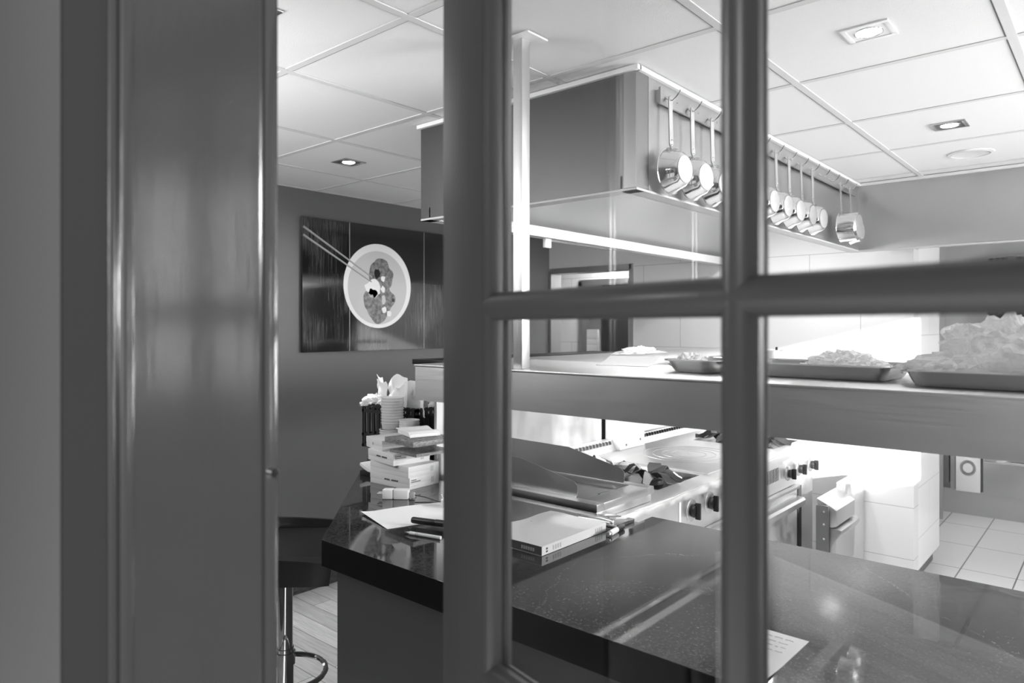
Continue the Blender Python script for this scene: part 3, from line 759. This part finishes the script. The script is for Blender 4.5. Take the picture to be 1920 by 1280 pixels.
# ================================================================== far kitchen bench behind
fb = thing('fridge_bench', 'low stainless refrigerated bench far back beyond the tiled wall end', 'fridge', (-.5, 7.2, 0))
BY = 7.0
mb = MB(); mb.box(-1.24, BY+.02, .20, XR-.05, YB-.01, .86); mb.build('body', 'steel_dark', fb, smooth=False)
mb = MB(); mb.box(-1.24, BY, .86, XR-.05, YB-.01, .90, bev=.003); mb.build('bench_top', 'steel', fb)
mb = MB(); mb.box(-1.24, BY+.01, 0, XR-.05, BY+.03, .205); mb.build('plinth', 'steel_soft', fb, smooth=False)
mb = MB(); mb.box(-1.235, BY-.02, .26, -1.13, BY+.02, .84, bev=.003); mb.build('door', 'steel_dark', fb)
mb = MB(); mb.box(-1.12, BY-.012, .2, -1.085, BY+.02, .85); mb.build('frame_strip', 'steel', fb, smooth=False)
mb = MB(); mb.box(-1.080, BY-.02, .20, -.905, BY+.02, .84, bev=.002); vp = mb.build('vent_panel', 'white_metal', fb)
mb = MB()
for k in range(40):
    a = k*2*math.pi/40; c, s_ = math.cos(a), math.sin(a)
    mb.tube([(-.993+c*.037, BY-.0215, .40+s_*.042), (-.993+c*.058, BY-.0215, .40+s_*.066)], .0022, 5)
mb.build('vent_ring', 'ink', vp)
for x0, x1 in ((-.885, -.30), (-.28, .3), (.32, .9), (.92, 1.6)):
    mb = MB(); mb.box(x0, BY-.022, .20, x1, BY+.02, .51, bev=.004); mb.box(x0, BY-.022, .52, x1, BY+.02, .83, bev=.004); dr = mb.build('drawer', 'steel', fb)
    mb = MB(); mb.prism([(BY-.022, .50), (BY-.05, .505), (BY-.055, .49), (BY-.05, .465), (BY-.045, .475), (BY-.022, .485)], (x0+.01, x1-.01), 'X'); mb.build('drawer_handle', 'chrome', dr)
mb = MB(); mb.box(-1.16, 6.7, 0, -1.13, 6.73, .9, bev=.002)
one(mb, 'steel_upright', 'steel', 'slim steel upright between tiled wall end and far bench', 'post')
rk = thing('rod_rack', 'steel framed rack with upright dark rods on the back kitchen wall', 'rack', (-.55, 7.45, 1.58))
mb = MB()
for x in (-.93, -.76, -.73, -.5, -.47, -.2): mb.box(x, 7.42, 1.58, x+.02, 7.5, 2.2)
mb.box(-.93, 7.42, 1.56, -.18, 7.5, 1.585); mb.box(-.93, 7.42, 2.19, -.18, 7.5, 2.21); mb.build('frame', 'steel', rk, smooth=False)
mb = MB(); mb.box(-.93, 7.5, 1.56, -.18, 7.54, 2.21); mb.build('back_plate', 'steel_dark', rk, smooth=False)
for x in (-.885, -.84, -.80, -.68, -.64, -.60, -.56, -.42, -.37, -.32):
    mb = MB(); mb.cyl((x, 7.46, 1.585), (x, 7.46, 2.19), .012, seg=12); mb.build('rod', 'chrome' if int(x*100) % 2 else 'iron', rk)
# shelf stack of white crates in the doorway behind
mb = MB(); mb.box(-4.25, 5.95, 0, -4.04, 6.3, 1.56, bev=.004)
for k in range(24): mb.box(-4.255, 5.945, .2+k*.055, -4.035, 6.305, .2+k*.055+.04, bev=.003)
one(mb, 'crate_stack', 'paper', 'tall ribbed white stack standing in the second doorway', 'crates')

# ================================================================== THE PICTURE
pc = thing('wall_picture', 'glossy food photograph of a bowl with chopsticks on the left wall', 'picture', (XL+.03, 3.0, EYE-.155))
X0 = XL+.032; PY0, PY1, PZ0, PZ1 = 2.33, 3.70, EYE-.158, EYE+.655
mb = MB(); mb.box(XL+.012, PY0, PZ0, X0, PY1, PZ1); mb.build('print_panel', 'print', pc, smooth=False)
mb = MB(); mb.box(XL, PY0+.1, PZ0+.1, XL+.012, PY1-.1, PZ1-.1); mb.build('batten', 'base', pc, smooth=False)
mb = MB()
for y in (2.665, 3.29):
    mb = MB(); mb.box(X0, y, PZ0, X0+.0006, y+.004, PZ1); mb.build('board_joint', 'print_mid', pc, smooth=False)

mb = MB(); mb.box(X0, 2.67, PZ1-.36, X0+.0004, PY1, PZ1-.001); mb.build('dark_field', 'print_dark', pc, smooth=False)
def disc(cy, cz, r, x, name, m, sy=1., wob=0, seed=0, seg=64):
    mb = MB(); pts = []
    for k in range(seg):
        a = k*2*math.pi/seg; q = 1+wob*noise.noise(Vector((math.cos(a)*1.6+seed, math.sin(a)*1.6, seed)))
        pts.append((cy+math.cos(a)*r*sy*q, cz+math.sin(a)*r*q))
    mb.prism(pts, (X0, X0+x), 'X'); return mb.build(name, m, pc, smooth=False)
CY, CZ = 2.895, EYE+.262
disc(CY, CZ, .275, .0012, 'printed_bowl', 'bowl_rim')
disc(CY-.003, CZ-.012, .240, .0018, 'printed_bowl_inside', 'bowl_in')
disc(CY+.015, CZ+.07, .115, .0024, 'printed_broth', 'broth', .85, .25, 2)
disc(CY+.0, CZ-.10, .125, .0023, 'printed_broth', 'broth', 1.0, .35, 5)
for i, (dy, dz, r, sy, mm_) in enumerate([(-.04, -.01, .045, 1.5, 'bowl_rim'), (.035, .05, .018, 1, 'bowl_rim'), (.035, -.02, .02, .9, 'bowl_rim'), (-.01, .08, .032, .7, 'print_dark'),
        (.04, -.09, .03, .5, 'bowl_in'), (.045, -.155, .02, 1, 'bowl_rim'), (.085, -.18, .018, 1, 'bowl_rim'), (-.03, -.06, .018, 1.1, 'bowl_in'), (.12, -.09, .012, 1, 'print_dark'), (-.05, -.05, .03, 1.2, 'print_mid')]):
    disc(CY+dy, CZ+dz, r, .003, 'printed_food', mm_, sy, .4, i*3.1, 30)
for (y0, z0, y1, z1) in ((PY0, EYE+.595, CY-.055, CZ+.055), (PY0, EYE+.545, CY-.06, CZ+.025)):
    mb = MB(); mb.tube([(X0+.001, y0+.004, z0), (X0+.003, y1, z1)], [.007, .0045], 8); mb.build('printed_chopstick', 'print_mid', pc)

# ================================================================== things at the left end of the counter
# black folding crate
def crate(x0, y0, x1, y1, z0, z1):
    t_ = thing('plastic_crate', 'black slatted plastic crate behind the stacked white boxes', 'crate', ((x0+x1)/2, (y0+y1)/2, z0))
    mb = MB(); h = .012
    mb.box(x0, y0, z0, x1, y1, z0+h)
    for z in (z0, z0+(z1-z0)*.25, z1-.045, z1-.018): 
        for a in ((x0, y0, x1, y0+h), (x0, y1-h, x1, y1), (x0, y0, x0+h, y1), (x1-h, y0, x1, y1)): mb.box(a[0]-.002, a[1]-.002, z, a[2]+.002, a[3]+.002, z+.014)
    mb.build('frame', 'black_plastic', t_, smooth=False)
    for nm, seq in (('slatted_side', [(x0, y0, x1, y0+h*.6), (x0, y1-h*.6, x1, y1)]), ('slatted_end', [(x0, y0, x0+h*.6, y1), (x1-h*.6, y0, x1, y1)])):
        for a in seq:
            mb = MB(); n = 11
            lx, ly = a[2]-a[0], a[3]-a[1]
            for k in range(n):
                f0, f1 = k/n, (k+.55)/n
                if lx > ly: mb.box(a[0]+lx*f0, a[1], z0, a[0]+lx*f1, a[3], z1)
                else: mb.box(a[0], a[1]+ly*f0, z0, a[2], a[1]+ly*f1, z1)
            mb.build(nm, 'black_plastic', t_, smooth=False)
    return t_
CZ0 = CT+.06
crate(-2.82, 2.115, -2.42, 2.42, CZ0, CZ0+.215)
mb = MB(); mb.box(-2.785, 2.12, CT+.0005, -2.45, 2.4, CZ0-.001, bev=.004)
one(mb, 'black_case', 'black_plastic', 'low black case under the slatted crate', 'case')
mb = MB(); mb.grid(8, 6, lambda i, j: (-2.515+.12*i, 1.875+.06*j, CT+.022+.03*(1-i)**2+.002), .012)
one(mb, 'white_booklet', 'paper', 'white booklet edge curling out left of the stacked boxes', 'booklet')
mb = MB(); mb.box(-2.515, 1.872, CT+.0005, -2.395, 1.94, CT+.021, bev=.002)
one(mb, 'black_booklet', 'black_plastic', 'flat black booklet under the curling white booklet', 'booklet')
# white bags and papers stuffed in the crate
for i in range(7):
    rr = random.Random(40+i); cx = -2.79+.062*i; cy = 2.17+rr.uniform(0, .10); hgt = rr.uniform(.085, .13)+.03*math.sin(i*.8)
    z0 = CZ0+.17; an = rr.uniform(-.5, .5); le = rr.uniform(-.03, .03)
    def f(a, b, cx=cx, cy=cy, hgt=hgt, z0=z0, an=an, le=le, i=i):
        x = (a-.5)*.17; zq = b*(hgt+.05)
        off = .018*math.sin(a*7+i)+.02*noise.noise(Vector((a*3+i, b*3, i)))+le*b
        zz2 = zq+.02*noise.noise(Vector((a*4, b*2+i*3, 5)))-.05*abs(a-.5)*b
        return (cx+x*math.cos(an)-off*math.sin(an), cy+x*math.sin(an)+off*math.cos(an), z0+zz2)
    mb = MB(); mb.grid(14, 10, f, .0012)
    one(mb, 'paper_bag', 'paper', 'crumpled white paper bag sticking up out of the black crate', 'paper bag', 'white paper bags in the black crate')
heap('film_bag', 'clear crumpled bag over the left rim of the black crate', -2.78, 2.17, CZ0+.2, .07, .06, .05, 6.6, sub=4, peak=.3, spike=.5, cat='plastic bag')
# stacks of nested tubs
def tubs(x, y, n, r, z, lab, grp):
    t0 = None
    for k in range(n):
        if t0 is None:
            mb = MB(); h = .030
            mb.lathe([(0, 0), (r*.90, 0), (r*.93, .004), (r*.985, h-.006), (r*1.03, h-.004), (r*1.03, h), (r*.985, h), (r*.93, .006), (0, .003)], 28)
            t0 = mb.build('plastic_tub', 'tub', None, local=True); o_ = t0
            o_['category'] = 'tub'
        else:
            o_ = t0.copy(); COL.objects.link(o_)
        o_.location = (x, y, z+k*.0127); o_['label'] = lab; o_['group'] = grp
tubs(-2.513, 2.052, 13, .058, CT, 'clear plastic tub in the wide nested stack behind the white boxes', 'tall nested tub stack, lower part')
tubs(-2.513, 2.052, 10, .050, CT+13*.0127+.018, 'slim clear tub in the upper part of the tallest stack', 'tall nested tub stack, upper part')
tubs(-2.400, 2.055, 17, .045, CT, 'clear plastic tub in the shorter stack right of the tall one', 'short nested tub stack')
# flat white cartons
def carton(label, cx, cy, z, lx, ly, h, rz, marks, logo=False):
    t_ = thing('white_carton', label, 'box', (cx, cy, z), rz, 'flat white cartons stacked on the bar')
    mb = MB(); mb.box(-lx/2, -ly/2, 0, lx/2, ly/2, h*.42, bev=.001); mb.build('carton_base', 'carton', t_, local=True)
    mb = MB(); mb.box(-lx/2-.0008, -ly/2-.0008, h*.44, lx/2+.0008, ly/2+.0008, h, bev=.001); mb.box(-lx/2, -ly/2, h*.42, lx/2, ly/2, h*.44); mb.build('lid', 'carton', t_, local=True)
    rr = random.Random(int(abs(cx)*1000)+int(z*1000))
    yf = -ly/2-.0012; xf = lx/2+.0012
    if marks:
        mb = MB(); x = -.03
        for wd in range(2):
            for k in range(5+wd): mb.box(x, yf-.0004, h*.5, x+.0055, yf+.0004, h*.5+.0055+(k % 2)*.001); x += .0068
            x += .008
        mb.build('printed_name', 'ink', t_, smooth=False, local=True)
        mb = MB(); y = -ly/2+.012
        for r_, zz3 in ((5, .78), (9, .62)):
            y = -ly/2+.008
            for k in range(r_): mb.box(xf-.0004, y, h*zz3-.002, xf+.0004, y+.0038, h*zz3+.002); y += .0058
        mb.build('printed_text', 'ink', t_, smooth=False, local=True)
        mb = MB(); mb.box(xf-.0004, -ly/2+.008, h*.30, xf+.0004, -ly/2+.062, h*.32); mb.box(xf-.0004, -ly/2+.008, h*.22, xf+.0004, -ly/2+.05, h*.24)
        mb.build('printed_line', 'ink_soft', t_, smooth=False, local=True)
    mb = MB(); mb.box(xf-.0004, ly/2-.045, h*.25, xf+.0003, ly/2-.030, h*.75); mb.build('printed_stamp', 'paper_grey', t_, smooth=False, local=True)
    if logo:
        mb = MB(); mb.lathe([(0, 0), (.006, 0), (.006, .0006), (0, .0006)], 18, Matrix.Translation((-lx/2+.07, yf, h*.5)) @ Matrix.Rotation(R(90), 4, 'X')); mb.build('printed_mark', 'ink_soft', t_, local=True)
    return t_
b1 = (-2.235, 1.90)
carton('bottom white carton of the stack, with a printed name on its side', -2.255, 1.905, CT, .235, .165, .046, R(3), True)
carton('second white carton from the bottom of the stack, without a name', -2.255, 1.905, CT+.0462, .235, .165, .044, R(1), False)
carton('third white carton up, turned on the stack, with a printed name', -2.285, 1.900, CT+.0904, .20, .175, .046, R(-8), True)
carton('topmost white carton of the stack, half under the grey slab', -2.34, 1.93, CT+.1366, .16, .20, .044, R(-14), False, True)
mb = MB(); mb.box(-.09, -.09, 0, .09, .09, .012, mtx=Matrix.Translation((-2.165, 1.915, CT+.1366)) @ Matrix.Rotation(R(-4), 4, 'Z'))
one(mb, 'dark_notebook', 'wood_dark', 'thin dark notebook under the grey slab on the cartons', 'notebook', smooth=False)
mb = MB(); mb.box(-.10, -.105, 0, .10, .105, .020, bev=.001, mtx=Matrix.Translation((-2.15, 1.90, CT+.1812)) @ Matrix.Rotation(R(-6), 4, 'Z'))
one(mb, 'grey_slab', 'wood_dark', 'grey mottled slab resting askew on the stacked cartons', 'slab')
mb = MB()
def cf(i, j):
    x, y = (i-.5)*.17, (j-.5)*.13
    return Vector((x, y, .022+.004*math.sin(i*9)*j-.018*(max(0, i-.8)/.2)**2))
for v in mb.grid(18, 10, cf, .004): pass
mb.box(-.08, -.06, 0, .08, .06, .017, bev=.006)
bmesh.ops.transform(mb.bm, matrix=Matrix.Translation((-2.20, 1.93, CT+.2016)) @ Matrix.Rotation(R(-20), 4, 'Z'), verts=mb.bm.verts)
one(mb, 'folded_cloth', 'paper', 'white folded napkin on top of the grey slab', 'napkin')
# charger, cable, small pot
ch = thing('phone_charger', 'white phone charger with two metal pins in front of the cartons', 'charger', (-2.06, 1.715, CT), R(36))
mb = MB(); mb.box(-.062, -.02, 0, -.02, .02, .036, bev=.006); mb.box(-.02, -.0195, 0, .038, .0195, .037, bev=.006); mb.build('body', 'plastic_white', ch, local=True)
mb = MB(); mb.box(-.026, -.0175, .002, -.016, .0175, .034); mb.build('neck', 'ink', ch, smooth=False, local=True)
for y in (-.009, .010):
    mb = MB(); mb.cyl((-.062, y, .019), (-.082, y, .019), .0025, seg=10); mb.build('plug_pin', 'chrome', ch, local=True)
mb = MB(); mb.box(.038, -.008, .004, .060, .008, .024, bev=.002); cc = mb.build('cable_plug', 'ink_soft', ch, local=True)
mb = MB(); mb.tube([(.060, 0, .014), (.10, -.010, .010), (.15, -.04, .004), (.21, -.075, .003)], .0022, 8); mb.build('cable', 'ink', ch, local=True)
pt = thing('small_pot', 'small white pot holding pale picks at the door edge', 'pot', (-1.83, 1.745, CT))
mb = MB(); mb.lathe([(0, 0), (.021, 0), (.023, .004), (.023, .028), (.021, .028), (.020, .006), (0, .005)], 26); mb.build('pot', 'plastic_white', pt, local=True)
for k in range(5):
    a = k*1.26; mb = MB(); mb.tube([(.004*math.cos(a), .004*math.sin(a), .006), (.024*math.cos(a), .018*math.sin(a), .046)], [.002, .0012], 6); mb.build('pick', 'plastic_white', pt, local=True)
# sheet of paper, marker, pen
mb = MB()
def pf(i, j):
    a = Vector((-1.995, 1.490)); b = Vector((-1.775, 1.428)); c = Vector((-1.67, 1.72)); d = Vector((-1.89, 1.785))
    p = (a*(1-i)+b*i)*(1-j)+(d*(1-i)+c*i)*j
    return (p.x, p.y, CT+.0015+.004*math.sin(math.pi*j)*abs(1-i)+.006*max(0, .12-j)*(1-i)*8)
mb.grid(14, 14, pf, .0004)
one(mb, 'paper_sheet', 'paper', 'white sheet of paper under the black marker on the bar', 'paper')
mk = thing('marker_pen', 'thick black marker lying on the white sheet at the door edge', 'marker', (-1.70, 1.53, CT+.0065), R(17))
mb = MB(); m4 = Matrix.Rotation(R(90), 4, 'Y')
mb.lathe([(0, -.055), (.0095, -.055), (.0105, -.052), (.0105, .03), (.009, .034), (0, .034)], 20, Matrix.Translation((0, 0, .0105)) @ m4); mb.build('barrel', 'black_plastic', mk, local=True)
mb = MB(); mb.lathe([(0, .034), (.0112, .034), (.0112, .075), (.009, .078), (0, .078)], 20, Matrix.Translation((0, 0, .0112)) @ m4); mb.build('cap', 'black_plastic', mk, local=True)
cu = bpy.data.curves.new('lettering', 'FONT'); cu.body = 'NVA'; cu.size = .013; cu.extrude = .0002; cu.align_x = 'CENTER'
tmp = bpy.data.objects.new('tmp', cu); COL.objects.link(tmp)
me = bpy.data.meshes.new_from_object(tmp.evaluated_get(bpy.context.evaluated_depsgraph_get())); bpy.data.objects.remove(tmp)
me.materials.clear(); me.materials.append(M['paper'])
lt = bpy.data.objects.new('lettering', me); COL.objects.link(lt); lt.parent = mk; lt.location = (-.008, -.0095, .0115); lt.rotation_euler = (R(60), 0, 0)
pn = thing('ballpoint_pen', 'slim white ballpoint pen on the bar below the marker', 'pen', (-1.635, 1.45, CT), R(14))
mb = MB(); mb.lathe([(0, -.045), (.005, -.045), (.0055, -.042), (.0055, .07), (0, .07)], 16, Matrix.Translation((0, 0, .0056)) @ m4); mb.build('barrel', 'plastic_white', pn, local=True)
mb = MB(); mb.lathe([(0, -.065), (.0015, -.063), (.0048, -.047), (.0048, -.045), (0, -.045)], 16, Matrix.Translation((0, 0, .0056)) @ m4); mb.build('tip', 'silver', pn, local=True)
mb = MB()
for x in (-.02, -.014): mb.lathe([(.0056, x), (.0061, x), (.0061, x+.0015), (.0056, x+.0015)], 16, Matrix.Translation((0, 0, .0056)) @ m4)
mb.build('ring', 'silver', pn, local=True)

# book in the middle of the counter
bk = thing('thick_catalogue', 'pale catalogue with a rippled cover lying on the bar', 'book', (-1.345, 1.71, CT))
bx0, bx1, by0, by1 = -1.46, -1.238, 1.548, 1.872
mb = MB(); mb.box(bx0+.003, by0+.004, CT+.001, bx1-.001, by1-.003, CT+.026); mb.build('pages', 'paper_grey', bk, smooth=False)
mb = MB(); mb.box(bx0, by0-.0005, CT, bx1, by1, CT+.0012); mb.box(bx1-.0015, by0-.0005, CT, bx1, by1, CT+.027); mb.build('spine_cover', 'carton', bk, smooth=False)
mb = MB(); mb.grid(16, 22, lambda i, j: (bx0+(bx1-bx0)*i, by0-.0005+(by1-by0)*j, CT+.0272+.004*(1-i)*math.sin(j*5.5)**2*(1-abs(2*j-1)**4)+.0015*math.sin(i*9+j*6)*(1-i)), .0006)
mb.build('front_cover', 'paper', bk)
mb = MB(); mb.box(bx0+.07, by0-.002, CT+.003, bx1-.002, by0-.0004, CT+.025); mb.build('dark_edge_label', 'ink', bk, smooth=False)
mb = MB()
x = bx1-.075
for k in range(6): mb.box(x, by0-.0026, CT+.009, x+.006, by0-.0019, CT+.019); x += .0085
mb.build('edge_lettering', 'ink_soft', bk, smooth=False)
mb = MB()
for z in (.007, .015): mb.box(bx1-.0002, by0+.018, CT+z, bx1+.0006, by0+.026, CT+z+.005)
mb.build('spine_marks', 'ink', bk, smooth=False)
mb = MB()
for y in (by0+.05, by1-.06):
    for k in range(4): mb.box(bx1-.0002, y+k*.011, CT+.007, bx1+.0005, y+k*.011+.006, CT+.020)
mb.build('spine_lettering', 'ink_soft', bk, smooth=False)
# marker, glasses case / phone block beyond the catalogue
m2 = thing('felt_marker', 'white and black felt marker beside the catalogue corner', 'marker', (-1.205, 1.88, CT), R(98))
mb = MB(); mb.lathe([(0, -.060), (.007, -.060), (.0085, -.056), (.0085, -.046), (0, -.046)], 18, Matrix.Translation((0, 0, .0085)) @ m4); mb.build('end_cap', 'silver', m2, local=True)
mb = MB(); mb.lathe([(0, -.046), (.0086, -.046), (.0086, .004), (0, .004)], 18, Matrix.Translation((0, 0, .0086)) @ m4); mb.build('barrel', 'plastic_white', m2, local=True)
mb = MB(); mb.lathe([(0, .004), (.0088, .004), (.0088, .048), (.007, .052), (0, .052)], 18, Matrix.Translation((0, 0, .0088)) @ m4); mb.build('cap', 'black_plastic', m2, local=True)
mb = MB(); mb.box(-1.33, 1.915, CT+.0005, -1.225, 2.025, CT+.012, bev=.004)
one(mb, 'smartphone', 'chrome', 'small glossy slab with metal edges behind the catalogue', 'phone')
tg = thing('steel_tongs', 'small steel tongs lying across behind the catalogue', 'tongs', (-1.28, 1.93, CT+.012))
for q in (0, 1):
    mb = MB(); mb.tube([(-1.36, 1.895+.012*q, CT+.018), (-1.30, 1.90+.03*q, CT+.020), (-1.245, 1.905+.02*q, CT+.018)], .005, 8); mb.build('arm', 'steel', tg)
# note at the right
nt_ = thing('handwritten_note', 'white handwritten note on the bar right of the glazing bar', 'note', (-.58, 1.39, CT))
mb = MB(); mb.grid(10, 10, lambda i, j: (-.575+.086*i-.004*(1-j), 1.275+.216*j, CT+.001+.006*max(0, .3-j)*max(0, i-.5)*4), .0004); mb.build('sheet', 'paper', nt_)
mb = MB(); rr = random.Random(5)
for k in range(7):
    y = 1.465-k*.021; x = -.57
    while x < -.515-.01*k*(k > 3):
        l = rr.uniform(.006, .02)
        mb.tube([(x, y, CT+.0021), (x+l*.5, y+rr.uniform(-.002, .002), CT+.0021), (x+l, y, CT+.0021)], .0006, 4); x += l+.005
mb.build('handwriting', 'ink_soft', nt_)

# ================================================================== bar stool
st = thing('bar_stool', 'black leather bar stool with chrome column and foot ring', 'stool', (-2.43, 1.46, 0), R(-45))
mb = MB(); mb.lathe([(0, 0), (.215, 0), (.215, .008), (.19, .014), (.05, .022), (.035, .04), (0, .04)], 40); mb.build('base_plate', 'chrome', st, local=True)
mb = MB(); mb.cyl((0, 0, .03), (0, 0, .36), .032, seg=28); mb.build('outer_column', 'chrome', st, local=True)
mb = MB(); mb.cyl((0, 0, .36), (0, 0, .70), .028, seg=28); mb.build('gas_column', 'chrome', st, local=True)
mb = MB(); mb.lathe([(.0305, .30), (.038, .30), (.038, .345), (.0305, .345)], 28)
mb.torus((.105, .026, .315), .145, .010, 'Z', 48, 10); mb.build('foot_ring', 'chrome', st, local=True)
mb = MB(); mb.box(-.22, -.20, .672, .22, .20, .765, bev=.045, seg=4); mb.build('seat', 'leather', st, local=True)
mb = MB()
def bf(i, j):
    a = -2.35+i*(2.35*2)-math.pi/2
    r = .225+.015*j
    sx_ = max(-1, min(1, math.cos(a)*1.35)); sy_ = max(-1, min(1, math.sin(a)*1.35))
    return (sx_*r, sy_*r*.95, .69+j*(.11*(1-.25*(abs(i-.5)*2)**3)))
mb.grid(36, 6, bf, -.035); mb.build('backrest', 'leather', st, local=True)

# ================================================================== ceiling fittings
def downlight(x, y, lab, lit=True, power=20, white=False, cone=100):
    t_ = thing('downlight', lab, 'ceiling light', (x, y, CEIL), 0, 'square recessed downlights')
    s = .062
    mb = MB(); z0, z1 = -.0015, .003
    for a in ((-s, -s, s, -s+.014), (-s, s-.014, s, s), (-s, -s+.014, -s+.014, s-.014), (s-.014, -s+.014, s, s-.014)): mb.box(a[0], a[1], z0, a[2], a[3], z1, bev=.001)
    mb.build('frame', 'white_metal' if white else 'steel', t_, local=True)
    mb = MB(); mb.box(-s+.014, -s+.014, .0005, s-.014, s-.014, .003); mb.build('inner_plate', 'white_metal' if white else 'steel_dark', t_, smooth=False, local=True)
    mb = MB(); mb.torus((0, 0, .0), .036, .0015, 'Z', 32, 8); mb.build('lamp_ring', 'chrome', t_, local=True)
    mb = MB(); mb.lathe([(0, -.003), (.028, -.002), (.031, .0005), (0, .0005)], 24); mb.build('bulb', 'bulb' if lit else 'plastic_white', t_, local=True)
    if lit: 
        l = add_light('downlight_light', 'SPOT', (x, y, CEIL-.012), (0, 0, -1), power, spot_size=R(cone), spot_blend=.8, shadow_soft_size=.03)
downlight(-.54, 2.14, 'white square downlight near the top right, nearest on the kitchen side', True, 14, True)
downlight(-.54, 3.35, 'lit square downlight second along above the kitchen aisle')
downlight(-2.94, 2.12, 'lit square downlight over the dining side near the picture', True, 55, False, 44)
downlight(-1.72, .93, 'unlit square downlight at the top beside the door frame', False)
sv = thing('ceiling_vent', 'round white ceiling vent near the far return of the hood', 'vent', (-.552, 3.96, CEIL))
mb = MB(); mb.lathe([(0, -.001), (.07, -.001), (.085, -.004), (.095, -.002), (.098, .002), (0, .003)], 48); mb.build('disc', 'white_metal', sv, local=True)
mb = MB(); mb.torus((0, 0, -.0035), .082, .0015, 'Z', 48, 6); mb.build('rim', 'tee', sv, local=True)
